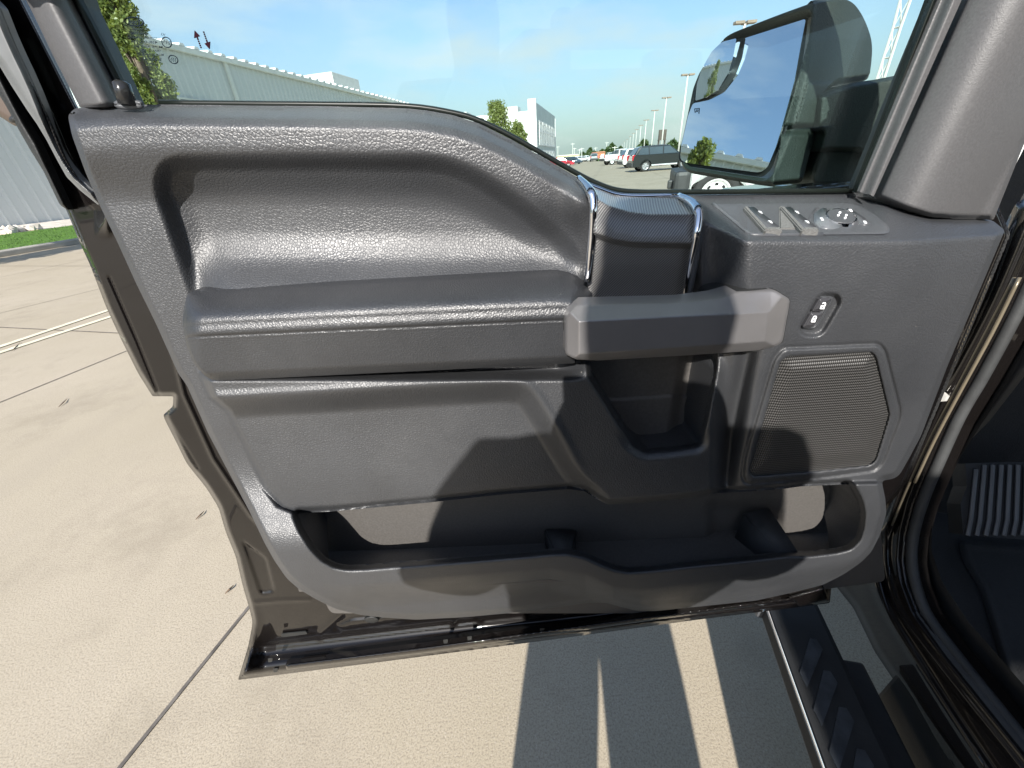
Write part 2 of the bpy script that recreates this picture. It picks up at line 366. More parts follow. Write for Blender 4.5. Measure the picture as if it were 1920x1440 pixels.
# kerb, lawn, rocks beside the metal building (bands that run along the building)
sk = ts(onZ(0, 483, 0.))[1]; SW = ts(onZ(0, 431, 0.))[1]
sg = ts(onZ(0, 441, .12))[1]
def band(name, s0, s1, z0, z1, mat_, t0=-60, t1=85):
    return struct(sheet(name, [T(t0, s0, z0), T(t1, s0, z0), T(t1, s1, z1), T(t0, s1, z1)], mat_))
bmk = box(T(12, sk-.25, .07), (.5, 145, .15), TAX, .03); struct(bmobj('kerb', bmk, M_kerb))
band('lawn', sg, sk-.4, .13, .13, M_grass)
# grass tufts and rocks: uncountable
V = []; Fc = []
for i in range(5000):
    t = rng.uniform(-14, 16); s = rng.uniform(sg, sk-.45); p = T(t, s, .13); a = rng.uniform(0, 6.28); h = rng.uniform(.03, .07)
    q = np.array([math.cos(a), math.sin(a), 0])*.012; V += [p-q, p+q, p+np.array([0, 0, h])+q*rng.uniform(-2, 2)]; Fc.append((3*i, 3*i+1, 3*i+2))
o = obj('lawn_grass', pm('lawn_grass', V, Fc, False), M_grass); o['kind'] = 'stuff'; o['label'] = 'short green grass strip between the kerb and the rock bed'; o['category'] = 'grass'
bmr = bmesh.new(); bmesh.ops.create_icosphere(bmr, subdivisions=1, radius=1); rv = np.array([v.co[:] for v in bmr.verts]); rf = np.array([[v.index for v in f.verts] for f in bmr.faces]); bmr.free()
V = []; Fc = []; wrock = abs(SW-sg)
for i in range(3200):
    t = rng.uniform(-18, 14); u_ = rng.uniform(0, 1); s = sg - u_*wrock*.98; r = rng.uniform(.08, .2); p = T(t, s, .12+r*.3+.08*rng.uniform())
    vv = rv*(r*rng.uniform(.6, 1.2, 3))*(1+.15*rng.standard_normal((len(rv), 1)))+p; Fc.append(rf+len(rv)*i); V.append(vv)
o = obj('river_rocks', pm('river_rocks', np.concatenate(V), np.concatenate(Fc), False), M_rock); o['kind'] = 'stuff'; o['label'] = 'bed of pale river rocks along the foot of the metal building'; o['category'] = 'rocks'
band('rock_bed', SW, sg, .12, .12, M_rock)
# ------------------------------------------------------------------ metal building
SWALL = SW; eave = onS(480, 127, SWALL); ZE = float(eave[2]); t_a, t_b = -70., 78.
bld = thing('metal_building', 'long pale metal clad building with ribbed walls and a gutter, left of the truck door', 'building', tuple(T(0, SWALL, 0)))
V = []; Fc = []; pitch_ = .62; prof = [(0, 0), (.26, 0), (.37, .10), (.43, .10), (.50, 0)]
N = int((t_b-t_a)/pitch_)
for i in range(N):
    for a, b in prof: V.append(T(t_a+i*pitch_+a, SWALL+b, 0.)); V.append(T(t_a+i*pitch_+a, SWALL+b, ZE))
V += [T(t_a+N*pitch_, SWALL, 0), T(t_a+N*pitch_, SWALL, ZE)]
for i in range(len(V)//2-1): Fc.append((2*i, 2*i+2, 2*i+3, 2*i+1))
n0 = len(V); V += [T(t_a, SWALL-40, 0), T(t_a, SWALL-40, ZE), T(t_b, SWALL-40, 0), T(t_b, SWALL-40, ZE)]; Fc += [(0, 1, n0+1, n0), (n0-2, n0+2, n0+3, n0-1), (n0, n0+1, n0+3, n0+2)]
obj('wall', pm('wall', V, Fc, False), M_sid, bld)
rl = [box(T(0, 0, 0), (1, 1, 1))]; rl[0].free(); rl = []
bmR = bmesh.new(); q = [bmR.verts.new(tuple(T(a, b, c))) for a, b, c in ((t_a-.3, SWALL+.35, ZE+.12), (t_b+.3, SWALL+.35, ZE+.12), (t_b+.3, SWALL-20, ZE+1.6), (t_a-.3, SWALL-20, ZE+1.6), (t_b+.3, SWALL-40, ZE+.1), (t_a-.3, SWALL-40, ZE+.1))]
bmR.faces.new(q[:4]); bmR.faces.new((q[3], q[2], q[4], q[5]))
roof = bmobj('roof', bmR, M_roof, bld)
parts = []
for i in range(int((t_b-t_a)/1.24)):
    t = t_a+i*1.24
    if t > -22: parts.append(prism([T(t, SWALL+.36, ZE+.14), T(t+.5, SWALL+.36, ZE+.14), T(t+.4, SWALL+.36, ZE+.30), T(t+.1, SWALL+.36, ZE+.30)], np.array(T(0, -19, 1.4))))
bmobj('roof_rib', joinbm(parts), M_roof, roof)['kind'] = 'stuff'
bmobj('gutter', box(T((t_a+t_b)/2, SWALL+.24, ZE-.06), (.28, t_b-t_a, .34), TAX, .02), M_gut, bld)
for px, py in ((432, 157), (718, 190)):
    t = ts(onS(px, py, SWALL))[0]; bmobj('downspout', box(T(t, SWALL+.14, ZE/2), (.18, .30, ZE), TAX, .02), M_gut, bld)
pa = onS(288, 179, SWALL+.18); pb = onS(398, 193, SWALL+.18); ta, tb = ts(pa)[0], ts(pb)[0]; zt = float(pa[2]); zb = zt-1.3
bmobj('window', box(T((ta+tb)/2, SWALL+.10, (zt+zb)/2), (.16, tb-ta, zt-zb), TAX), M_win, bld)
wf = bld.children[-1]; fr = [box(T((ta+tb)/2, SWALL+.13, zt+.06), (.2, tb-ta+.3, .12), TAX), box(T((ta+tb)/2, SWALL+.13, zb-.06), (.2, tb-ta+.3, .12), TAX)]
for k in range(6): fr.append(box(T(ta+(tb-ta)*k/5, SWALL+.16, (zt+zb)/2), (.1, .12, zt-zb), TAX))
bmobj('frame', joinbm(fr), M_gut, wf)
def rooftop(px0, px1, pyt, s, h, mat_, parent, name='rooftop_unit'):
    a, b = ts(onS(px0, pyt, s))[0], ts(onS(px1, pyt, s))[0]; z = float(onS((px0+px1)/2, pyt, s)[2])
    return bmobj(name, box(T((a+b)/2, s, z-h/2), (abs(b-a)*.8, abs(b-a), h), TAX, .05), mat_, parent)
rooftop(590, 640, 146, SWALL-4, 2.6, M_gut, bld)
# ------------------------------------------------------------------ white building beyond
T0 = 80.; pc = onT(1005, 250, T0); s_c = ts(pc)[1]; zpar = float(onT(940, 213, T0)[2]); ztow = float(onT(1004, 191, T0)[2])
rr_ = rays(1040., 250.); s_f, t_f = float(rr_@ES), float(rr_@ET); T1 = t_f/s_f*s_c
wb = thing('white_building', 'white dealership building with a grey window front facing the parking lot', 'building', tuple(T(T0, s_c, 0)))
bmobj('wall', box(T(T0+15, s_c-15.2, zpar/2), (29.6, 30, zpar), TAX), M_stucco, wb)
bmobj('facade', box(T((T0+T1)/2, s_c-.3, ztow/2), (.8, T1-T0, ztow), TAX, .05), M_facade, wb)
bmobj('corner_pier', box(T(T0-.2, s_c-.5, ztow/2+.2), (1.4, .6, ztow+.5), TAX, .04), M_stucco, wb)
bmobj('corner_pier', box(T(T1+.2, s_c-.4, ztow/2-.2), (1.2, .6, ztow-.5), TAX, .04), M_stucco, wb)
for k in range(5):
    tt = T0+2.5+(T1-T0-5)*(k+.5)/5; dw = (T1-T0-5)/5*.78
    for z0, z1 in ((.3, ztow*.28), (ztow*.38, ztow*.74)):
        wv = bmobj('window', box(T(tt, s_c+.12, (z0+z1)/2), (.08, dw, z1-z0), TAX), simple('pane_glass', (.45, .52, .5), .15, 0, .8) if k == 0 and z0 < 1 else bpy.data.materials['pane_glass'], wb)
        bmobj('frame', joinbm([box(T(tt, s_c+.18, z), (.1, dw+.4, .3), TAX) for z in (z0, z1, z0+(z1-z0)*.6)]+[box(T(tt+x*dw/2, s_c+.2, (z0+z1)/2), (.1, .35, z1-z0), TAX) for x in (-1, 0, 1)]), M_stucco, wv)
ru = onT(960, 208, T0+4); bmobj('rooftop_unit', box(tuple(ru-np.array([0, 0, .6])), (2.6, 3, 2.2), TAX, .05), M_gut, wb)
bmobj('rooftop_unit', box(tuple(onT(865, 216, T0+6)-np.array([0, 0, .5])), (3., 3, 1.6), TAX, .05), M_gut, wb)
# ------------------------------------------------------------------ trees
def tree(name, base, h, rw, n, label, leaf=.07, mat_=M_leaf, group=None, lo=.18, seed=0, narrow=.8, ncl=46):
    r = np.random.default_rng(seed+11); th = thing(name, label, 'tree', tuple(base), group); b = np.array(base, float)
    bms = [tube([b, b+[.02*h*r.normal(), .02*h*r.normal(), h*.5], b+[0, 0, h*.93]], [h*.018, h*.011, h*.003], 8)]
    cl = []
    for i in range(ncl):
        u = r.uniform(lo, .98); a = r.uniform(0, 6.283); prof_ = math.sin(math.pi*min(1, max(0, (u-lo)/(1.02-lo)))**narrow)**.7*(1.12-.55*u); R = rw*prof_*r.uniform(.35, 1.)
        c = b+np.array([math.cos(a)*R, math.sin(a)*R, u*h]); cl.append((c, rw*r.uniform(.16, .36)*(.5+.5*prof_)))
        if i % 2 == 0: bms.append(tube([b+[0, 0, max(.12*h, (u-.16)*h)], c], [h*.006, h*.0015], 5))
    bmobj('trunk', joinbm(bms), M_bark, th, smooth=True)
    idx = r.integers(0, len(cl), n); cc = np.array([cl[i][0] for i in idx]); rad = np.array([cl[i][1] for i in idx])
    d = r.normal(size=(n, 3)); d /= np.linalg.norm(d, axis=1)[:, None]; p = cc+d*(rad*r.uniform(.3, 1.1, n))[:, None]*[1, 1, 1.25]
    a1 = r.normal(size=(n, 3)); a1 /= np.linalg.norm(a1, axis=1)[:, None]; a2 = np.cross(a1, r.normal(size=(n, 3))); a2 /= np.linalg.norm(a2, axis=1)[:, None]
    sz = leaf*r.uniform(.6, 1.3, n)[:, None]
    V = np.stack([p-a1*sz, p+a2*sz*.5, p+a1*sz, p-a2*sz*.5], 1).reshape(-1, 3)
    obj('crown', pm('crown', V, np.arange(4*n).reshape(-1, 4), False), mat_, th)
    return th
def at_dist(px, py, dist):
    r = rays(float(px), float(py)); r = r/np.linalg.norm(r[:2]); return C0+r*dist
def gtree(px, pyt, dist, wpx, **k):
    p = at_dist(px, pyt, dist); sc_ = np.linalg.norm(at_dist(px+wpx, pyt, dist)-p); return tree(base=(p[0], p[1], 0), h=float(p[2]), rw=sc_, **k)
gtree(138, -170, 17., 66, name='pear_tree', ncl=150, n=42000, label='leafy tree at the left edge of the window, in front of the metal building', leaf=.06, seed=3, lo=.1)
gtree(205, 30, 18.5, 42, name='pear_tree', ncl=90, n=26000, label='lower bushy tree between the tall tree and the ribbed wall', leaf=.06, seed=9, lo=.03)
gtree(930, 194, 62., 54, name='young_tree', ncl=90, n=12000, label='larger of two young trees in front of the white building', leaf=.14, seed=4, lo=.1)
gtree(970, 230, 62., 36, name='young_tree', ncl=60, n=6500, label='smaller of two young trees in front of the white building', leaf=.14, seed=5, lo=.1)
for i, (px, py, di, wp, lb) in enumerate(((1108, 279, 240, 12, 'round dark tree left of the orange shed'), (1147, 271, 230, 15, 'broad dark tree right of the orange shed'), (1164, 276, 235, 9, 'low dark tree beside the broad tree, beyond the parked cars'),
        (1207, 266, 150, 17, 'green tree behind the row of lamp posts and the black vehicle'), (1262, 264, 140, 15, 'green tree right of the steel sign tower'), (1093, 287, 250, 9, 'small far tree above the white parked cars'), (1128, 281, 280, 9, 'pale far tree behind the orange shed'))):
    gtree(px, py, di, wp, name='far_tree', n=1300, label=lb, leaf=.75, mat_=M_leafd, seed=20+i, lo=.0, group='trees beyond the parking lot')
# ------------------------------------------------------------------ lamp posts, mast, sign tower, sheds
M_pole = simple('pale_painted_pole', (.62, .62, .58), .5, 0, .5, 0, .05, 2); M_lamph = simple('brown_lamp_head', (.28, .22, .17), .5)
ords = ['nearest', 'second nearest', 'third nearest', 'fourth nearest', 'fifth nearest', 'sixth nearest', 'seventh nearest', 'eighth nearest', 'ninth nearest', 'tenth nearest', 'eleventh nearest', 'farthest']
posts = [(1397, 42), (1290, 140), (1250, 183), (1228, 207), (1212, 225), (1202, 235), (1194, 243), (1188, 250), (1182, 256), (1176, 262), (1171, 266), (1167, 270)]
for i, (px, py) in enumerate(posts):
    r = rays(float(px), float(py)); r /= np.linalg.norm(r[:2]); dist = (9.3-CAMZ)/r[2]; p = C0+r*dist
    lb = ['nearest white lamp post, only its head showing above the door mirror', 'second nearest white lamp post, beside the left edge of the door mirror'][i] if i < 2 else ords[i]+' white lamp post in the row behind the black vehicle'
    lp = thing('lamp_post', lb, 'lamp post', (p[0], p[1], 0), 'lamp posts along the parking lot')
    bmobj('pole', tube([(p[0], p[1], 0), (p[0], p[1], 9.2)], [.13, .09], 8), M_pole, lp, smooth=True)
    bmobj('lamp_head', joinbm([box((p[0]-.45, p[1], 9.3), (.7, .45, .18), None, .03), box((p[0]+.45, p[1], 9.3), (.7, .45, .18), None, .03), box((p[0], p[1], 9.2), (.5, .1, .1))]), M_lamph, lp)
def mast(px_top, x_base):
    pb_ = at_dist(1652, 150, 30.); ph = at_dist(1666, 0, 30.); th = thing('lattice_mast', 'pale steel lattice radio mast rising behind the door mirror', 'mast', (pb_[0], pb_[1], 0))
    b = np.array([pb_[0], pb_[1], 0]); top = np.array([ph[0], ph[1], 0]); z0, z1 = CAMZ+4.0, 26.; wd = lambda z: .30+min(1, max(0, (z-6.0)/6.))*1.0
    ctr = lambda z: b+(np.array([.0, .0, 0]))*z+np.array([0, 0, z]); L_ = []
    cs = [(math.cos(a), math.sin(a)) for a in (.4, 2.5, 4.6)]
    pts = lambda z: [ctr(z)+np.array([c*wd(z)*.6, s*wd(z)*.6, 0]) for c, s in cs]
    zz = [0]+list(np.arange(1.2, 26, 1.1))
    bms = [tube([pts(z)[k] for z in zz], .055, 6) for k in range(3)]
    bmobj('leg', bms[0], M_pole, th); bmobj('leg', bms[1], M_pole, th); bmobj('leg', bms[2], M_pole, th)
    br = []
    for i in range(len(zz)-1):
        A, B = pts(zz[i]), pts(zz[i+1])
        for k in range(3): br.append(tube([A[k], B[(k+1) % 3]], .025, 4)); br.append(tube([B[k], B[(k+1) % 3]], .025, 4)); br.append(tube([A[(k+1) % 3], B[k]], .022, 4))
    bmobj('bracing', joinbm(br), M_pole, th)
mast(0, 0)
p = at_dist(1243, 243, 150.); st = thing('sign_tower', 'tall dark steel sign tower behind the lamp posts', 'sign tower', (p[0], p[1], 0)); M_dk = simple('weathered_dark_steel', (.10, .085, .07), .7)
b = np.array([p[0], p[1], 0]); zt = p[2]
bmobj('panel', joinbm([box(b+[0, 0, zt-1.3], (2.3, .6, 2.6), None, .05)]), M_dk, st)
bmobj('frame', joinbm([tube([b+[x, y, 0], b+[x*.9, y, zt-1]], .14, 6) for x in (-1., 1.) for y in (-.4, .4)]+[box(b+[0, 0, z], (2.4, 1., .18)) for z in np.arange(1.5, zt-2, 1.3)]), M_dk, st)
def shed(px0, px1, pyt, dist, c, label, roofc):
    a, b = at_dist(px0, pyt, dist), at_dist(px1, pyt, dist); mid = (a+b)/2; wd = np.linalg.norm((b-a)[:2]); z = mid[2]
    s_ = thing('shed', label, 'shed', (mid[0], mid[1], 0)); bmobj('wall', box((mid[0], mid[1]+4, z*.42), (wd, 8, z*.84)), simple('shed_wall', c, .7), s_)
    ms = simple('shed_roof', roofc, .6); bmobj('roof', prism([(mid[0]-wd/2-.3, mid[1]-.3, z*.84), (mid[0]+wd/2+.3, mid[1]-.3, z*.84), (mid[0]+wd/2*.8, mid[1]-.3, z), (mid[0]-wd/2*.8, mid[1]-.3, z)], (0, 8.6, 0)), ms, s_)
    bmobj('door', box((mid[0]+wd*.25, mid[1]-.05, z*.3), (wd*.3, .1, z*.6)), M_stucco, s_)
shed(1117, 1135, 284, 200, (.55, .20, .10), 'small orange shed with a white door beyond the parking lot', (.5, .22, .13))
shed(1044, 1087, 290, 190, (.62, .56, .36), 'long low beige shed beyond the red car', (.62, .60, .50))
V = [at_dist(x, 303, d)*[1, 1, 0]+[0, 0, .01] for x, d in ((1120, 115), (1142, 115), (1150, 240), (1110, 240))]
struct(sheet('verge', V, M_grass))
pp = [(1074, 268, 260), (1077, 277, 270), (1087, 279, 250), (1091, 277, 240), (1153, 274, 200), (1138, 266, 300), (1117, 276, 300), (1046, 274, 330)]
for i, (x, y, d) in enumerate(pp):
    p = at_dist(x, y, d); th = thing('utility_pole', 'thin pale utility pole on the skyline, %s from the left' % ['second', 'third', 'fourth', 'fifth', 'last', 'seventh', 'sixth', 'first'][i], 'pole', (p[0], p[1], 0), 'thin poles on the skyline')
    bmobj('pole', tube([(p[0], p[1], 0), p], [.22, .16], 6), M_pole, th); bmobj('crossarm', box(p-np.array([0, 0, .5]), (2.4, .2, .2)), M_pole, th)
# ------------------------------------------------------------------ vehicles in the lot
M_tyre = simple('tyre_rubber', (.03, .03, .03), .8); M_rim = simple('alloy_rim', (.45, .46, .47), .35, .7); M_steelw = simple('white_steel_rim', (.72, .72, .72), .45); M_tail = simple('red_lamp_plastic', (.45, .02, .03), .2); M_head = simple('clear_lamp', (.7, .72, .74), .1, .3)
PAINT = {}
def cpaint(c):
    if c not in PAINT: PAINT[c] = paint('car_paint_%d' % len(PAINT), c, .35); 
    return PAINT[c]
def wheel_bm(r, w_):
    prof_ = [(r*.62, w_/2*.8), (r*.66, w_/2), (r*.93, w_/2), (r, w_/2*.6), (r, -w_/2*.6), (r*.93, -w_/2), (r*.6, -w_/2)]; n = 28; bm = bmesh.new(); rows = []
    for a, b in prof_: rows.append([bm.verts.new((a*math.cos(2*math.pi*k/n), b, a*math.sin(2*math.pi*k/n))) for k in range(n)])
    for i in range(len(rows)-1):
        for k in range(n): bm.faces.new((rows[i][k], rows[i][(k+1) % n], rows[i+1][(k+1) % n], rows[i+1][k]))
    return bm
def rim_bm(r, w_, spokes=5, steel=False):
    bms = []; n = 28; bm = bmesh.new(); rows = []
    for a, b in ((r*.64, w_*.44), (r*.58, w_*.40), (r*.5, w_*.25), (r*.3, w_*.28), (r*.12, w_*.33), (0.001, w_*.34)) if steel else ((r*.64, w_*.46), (r*.58, w_*.42), (r*.56, w_*.1), (.001, w_*.1)):
        rows.append([bm.verts.new((a*math.cos(2*math.pi*k/n), b, a*math.sin(2*math.pi*k/n))) for k in range(n)])
    for i in range(len(rows)-1):
        for k in range(n): bm.faces.new((rows[i][k], rows[i][(k+1) % n], rows[i+1][(k+1) % n], rows[i+1][k]))
    bms.append(bm)
    if not steel:
        for k in range(spokes):
            a = 2*math.pi*k/spokes; ax = ((math.cos(a), 0, math.sin(a)), (0, 1, 0), (-math.sin(a), 0, math.cos(a))); bms.append(box((math.cos(a)*r*.32, w_*.36, math.sin(a)*r*.32), (r*.56, w_*.14, r*.15), ax, r*.02))
    return joinbm(bms)
HOLE = simple('wheel_hole_shadow', (.02, .02, .02), .9)
def vehicle(kind, c, pos_, head, label, cat, group=None, name=None, scale=1., wheels_only=False):
    """x forward in its own frame; body lofted from width sections"""
    if kind == 'suv': Ls, H, W_, low, belt, wr = 4.9, 1.76, 1.95, .30, 1.12, .39; pr = [(-2.42, .45), (-2.45, .8), (-2.40, 1.12), (-2.22, 1.18), (-1.2, 1.16), (.9, 1.12), (1.1, 1.09), (2.2, .98), (2.42, .85), (2.46, .5), (2.3, .30), (-2.3, .32)]; gh = [(-2.30, 1.14), (-2.02, 1.66), (-1.75, 1.74), (-.3, 1.77), (.35, 1.70), (1.15, 1.10)]; wx = (-1.45, 1.5)
    elif kind == 'sedan': Ls, H, W_, low, belt, wr = 4.6, 1.45, 1.8, .22, .92, .33; pr = [(-2.28, .4), (-2.3, .75), (-2.2, .95), (-1.5, .98), (1., .92), (2.1, .75), (2.3, .55), (2.28, .3), (2.1, .2), (-2.1, .22)]; gh = [(-1.75, .95), (-1.1, 1.36), (-.4, 1.45), (.3, 1.40), (1.15, .92)]; wx = (-1.4, 1.4)
    else: Ls, H, W_, low, belt, wr = 5.8, 1.95, 2.0, .5, 1.25, .42; pr = [(-2.9, .6), (-2.9, 1.32), (-.75, 1.32), (-.7, 1.28), (1.15, 1.25), (1.3, 1.22), (2.6, 1.14), (2.82, 1.0), (2.86, .62), (2.6, .5), (-2.7, .52)]; gh = [(-.72, 1.26), (-.62, 1.86), (-.3, 1.94), (.5, 1.92), (.75, 1.84), (1.28, 1.22)]; wx = (-1.75, 1.95)
    if 'mirror' in label and kind == 'pickup': pr = [(min(x, 2.42), z) for x, z in pr]; gh = [(x-.15, z) for x, z in gh]
    R = Matrix.Rotation(head, 3, 'Z'); P0 = Vector(pos_); th = thing(name or {'suv': 'parked_suv', 'sedan': 'parked_car', 'pickup': 'parked_pickup'}[kind], label, cat, tuple(P0), group)
    def tr(bm):
        for v in bm.verts: v.co = R @ (v.co*scale)+P0
        return bm
    # body shell: cut wheel arches into the outline
    out_ = []
    ptsb = [p_ for p_ in pr]
    bot = min(p_[1] for p_ in pr)
    poly = [p_ for p_ in pr if True]
    # insert arches along the bottom edge (runs from front to rear)
    i0 = len(poly)-1
    arch = []
    for xw in sorted(wx, reverse=True):
        for k in range(9):
            a = math.pi*k/8; arch.append((xw+math.cos(a)*(wr+.07), max(bot, wr+.0+math.sin(a)*(wr+.07)*.95)))
    poly = poly[:i0]+arch+poly[i0:]
    bm = bmesh.new(); rows = []
    for yy, sh in ((-W_/2, .0), (-W_/2*.96, -.02), (W_/2*.96, -.02), (W_/2, .0)):
        ins = 0.035 if abs(yy) >= W_/2*.99 else 0; cxm = 0
        rows.append([bm.verts.new((x*(1-ins*.35), yy, z+(-ins*.6 if z > belt*.8 else ins*.3))) for x, z in poly])
    n = len(poly)
    for i in range(3):
        for k in range(n): bm.faces.new((rows[i][k], rows[i][(k+1) % n], rows[i+1][(k+1) % n], rows[i+1][k]))
    bm.faces.new(rows[0][::-1]); bm.faces.new(rows[3])
    bmesh.ops.triangulate(bm, faces=[f for f in bm.faces if len(f.verts) > 4])
    bmobj('body', tr(bm), cpaint(c), th)
    g = [bmesh.new()]; rows = []; n = len(gh)
    for yy, kx in ((-W_/2*.93, 0), (-W_/2*.74, 1), (W_/2*.74, 1), (W_/2*.93, 0)):
        rows.append([g[0].verts.new((x, yy if (j in (0, n-1)) else math.copysign(W_/2*(.80 if kx == 0 else .70), yy), z-(.0 if kx else .03))) for j, (x, z) in enumerate(gh)])
    for i in range(3):
        for k in range(n-1): g[0].faces.new((rows[i][k], rows[i][k+1], rows[i+1][k+1], rows[i+1][k]))
    g[0].faces.new(rows[0][::-1]); g[0].faces.new(rows[3]); bmesh.ops.triangulate(g[0], faces=[f for f in g[0].faces if len(f.verts) > 4])
    cab_ = bmobj('cabin', tr(g[0]), cpaint(c), th)
    # side windows follow the greenhouse
    xa, xb = gh[0][0], gh[-1][0]; zt = max(z for _, z in gh)-.13; zb = belt+.04
    def sidewin(x0, x1, x2, x3, sgn):
        yb = sgn*(W_/2*.925); yt = sgn*(W_/2*.81); o_ = sgn*.02
        pts = [(x0, yb+o_, zb), (x1, yb+o_, zb), (x2, yt+o_, zt), (x3, yt+o_, zt)]; return prism(pts, (0, -sgn*.015, 0))
    if kind == 'suv': segs = [(-2.05, -1.25, -1.3, -1.85), (-1.17, -.2, -.2, -1.22), (-.1, .95, .35, -.1)]
    elif kind == 'sedan': segs = [(-1.5, -.25, -.25, -1.05), (-.15, .95, .3, -.15)]
    else: segs = [(-.62, .2, .2, -.52), (.3, 1.15, .72, .3)]
    for sgn in (-1, 1):
        for sg_ in segs: bmobj('window', tr(sidewin(*sg_, sgn)), M_win, th)
    fx, fz = gh[-1]; tx, tz = gh[-2]; bmobj('windscreen', tr(prism([(fx+.02, -W_*.42, fz+.04), (fx+.02, W_*.42, fz+.04), (tx+.03, W_*.34, tz-.02), (tx+.03, -W_*.34, tz-.02)], (-.02, 0, -.01))), M_win, th)
    fx, fz = gh[0]; tx, tz = gh[1]; bmobj('rear_window', tr(prism([(fx-.02, -W_*.40, fz+.06), (fx-.02, W_*.40, fz+.06), (tx-.03, W_*.33, tz-.05), (tx-.03, -W_*.33, tz-.05)], (.02, 0, 0))), M_win, th)
    steel = kind == 'pickup'
    for xw in wx:
        for sgn in (-1, 1):
            def pl(bm, sgn=sgn, xw=xw):
                for v in bm.verts: v.co = Vector((v.co.x+xw, v.co.y*sgn+sgn*(W_/2-.13), v.co.z+wr))
                return tr(bm)
            wh = bmobj('wheel', pl(wheel_bm(wr, .25)), M_tyre, th, smooth=True)
            bmobj('rim', pl(rim_bm(wr, .25, 6, steel)), M_steelw if steel else M_rim, wh)
            if steel and 'mirror' in label and sgn > 0 and xw > 0:
                for hole_ in [box((math.cos(a)*wr*.42, .078, math.sin(a)*wr*.42), (wr*.10, .02, wr*.14), ((math.cos(a), 0, math.sin(a)), (0, 1, 0), (-math.sin(a), 0, math.cos(a))), .01) for a in np.linspace(0, 2*math.pi, 9)[:-1]]: bmobj('rim_slot', pl(hole_), HOLE, wh)
    xr, xf = min(x for x, _ in pr), max(x for x, _ in pr)
    for sgn in (-1, 1):
        bmobj('tail_light', tr(box((xr+.06, sgn*W_*.44, belt-.12), (.2, .22, .38), None, .03)), M_tail, th)
        bmobj('headlight', tr(box((xf-.12, sgn*W_*.40, belt*.72), (.3, .35, .18), None, .03)), M_head, th)
    mb = M_dk2
    if 'mirror' in label and kind == 'pickup':
        bmobj('steel_bumper', tr(box((2.56, 0, .64), (.28, W_*1.0, .40), None, .07)), mb, th); bmobj('tow_hook', tr(box((2.73, .55, .60), (.14, .08, .16), None, .03)), mb, th)
    bmobj('bumper', tr(box((xf-.02, 0, low+.22), (.22, W_*.96, .32), None, .05)), mb if kind == 'pickup' else cpaint(c), th); bmobj('bumper', tr(box((xr+.03, 0, low+.2), (.22, W_*.96, .28), None, .05)), mb, th)
    for s_ in (-1, 1): bmobj('sill_trim', tr(box((0, s_*W_*.485, low+.12), (wx[1]-wx[0]-2*wr-.2, .08, .1), None, .02)), M_head if kind == 'suv' else mb, th)
    return th
M_dk2 = simple('black_bumper_plastic', (.035, .037, .038), .55)
def gpos(px, py): p = onZ(float(px), float(py), 0.); return (float(p[0]), float(p[1]), 0.)
dirx = lambda p, off: (p[0]+off[0], p[1]+off[1], 0)
p = gpos(1208, 322); vehicle('suv', (.008, .013, .014), dirx(p, (1.45+.1, .9)), math.radians(-3), 'black family vehicle parked side on, left of the door mirror', 'car')
p = onZ(1343., 366., 0.); rw_ = at_dist(1343, 345, 10.4); hd_ = math.radians(161); vehicle('pickup', (.72, .73, .72), (rw_[0]-1.15*(1.95*math.cos(hd_)-.87*math.sin(hd_)), rw_[1]-1.15*(1.95*math.sin(hd_)+.87*math.cos(hd_)), 0), hd_, 'white pickup with a black bumper, mostly hidden behind the door mirror', 'pickup', scale=1.15)
p = at_dist(1049, 303, 78); vehicle('sedan', (.42, .02, .04), (p[0]+.2, p[1], 0), math.radians(-12), 'red car parked in front of the white building', 'car')
cars = [(1072, 308, 95, 'sedan', (.05, .08, .11), 'dark blue car just right of the red car', -60), (1064, 306, 105, 'sedan', (.05, .055, .06), 'dark grey car behind the red car', -50), (1090, 304.5, 125, 'sedan', (.75, .76, .76), 'white car left in the far row, under the beige shed', 10),
        (1101, 304, 130, 'sedan', (.7, .72, .73), 'second white car in the far row, nearer the dark trees', -20), (1113, 305, 118, 'suv', (.25, .26, .27), 'grey car in front of the orange shed', 80), (1143, 303, 120, 'suv', (.5, .5, .5), 'silver car at the far end of the right hand row', 88),
        (1151, 304, 100, 'sedan', (.6, .6, .6), 'light grey car in the right hand row', 85), (1156, 306, 80, 'suv', (.05, .05, .055), 'dark car third from the near end of the right hand row', 88), (1163, 305, 68, 'pickup', (.75, .75, .75), 'white pickup two behind the black vehicle', 10), (1162, 300, 90, 'sedan', (.4, .03, .03), 'red car half hidden in the right hand row', 60)]
for i, (px, py, di, kd, c, lb, hd) in enumerate(cars):
    q = at_dist(px, py, di); vehicle(kd, c, (q[0], q[1], 0), math.radians(hd), lb, 'car', 'cars parked across the lot')
q = at_dist(1184, 308, 47); vehicle('suv', (.75, .75, .73), (q[0]+1.6, q[1]+1.2, 0), math.radians(0), 'white vehicle parked directly behind the black one', 'car')
# ================================================================== THE PICKUP TRUCK
truck = thing('pickup_truck', 'black brown pickup truck with its driver door wide open in the foreground', 'pickup', tuple(T(.4, .9, 0)))
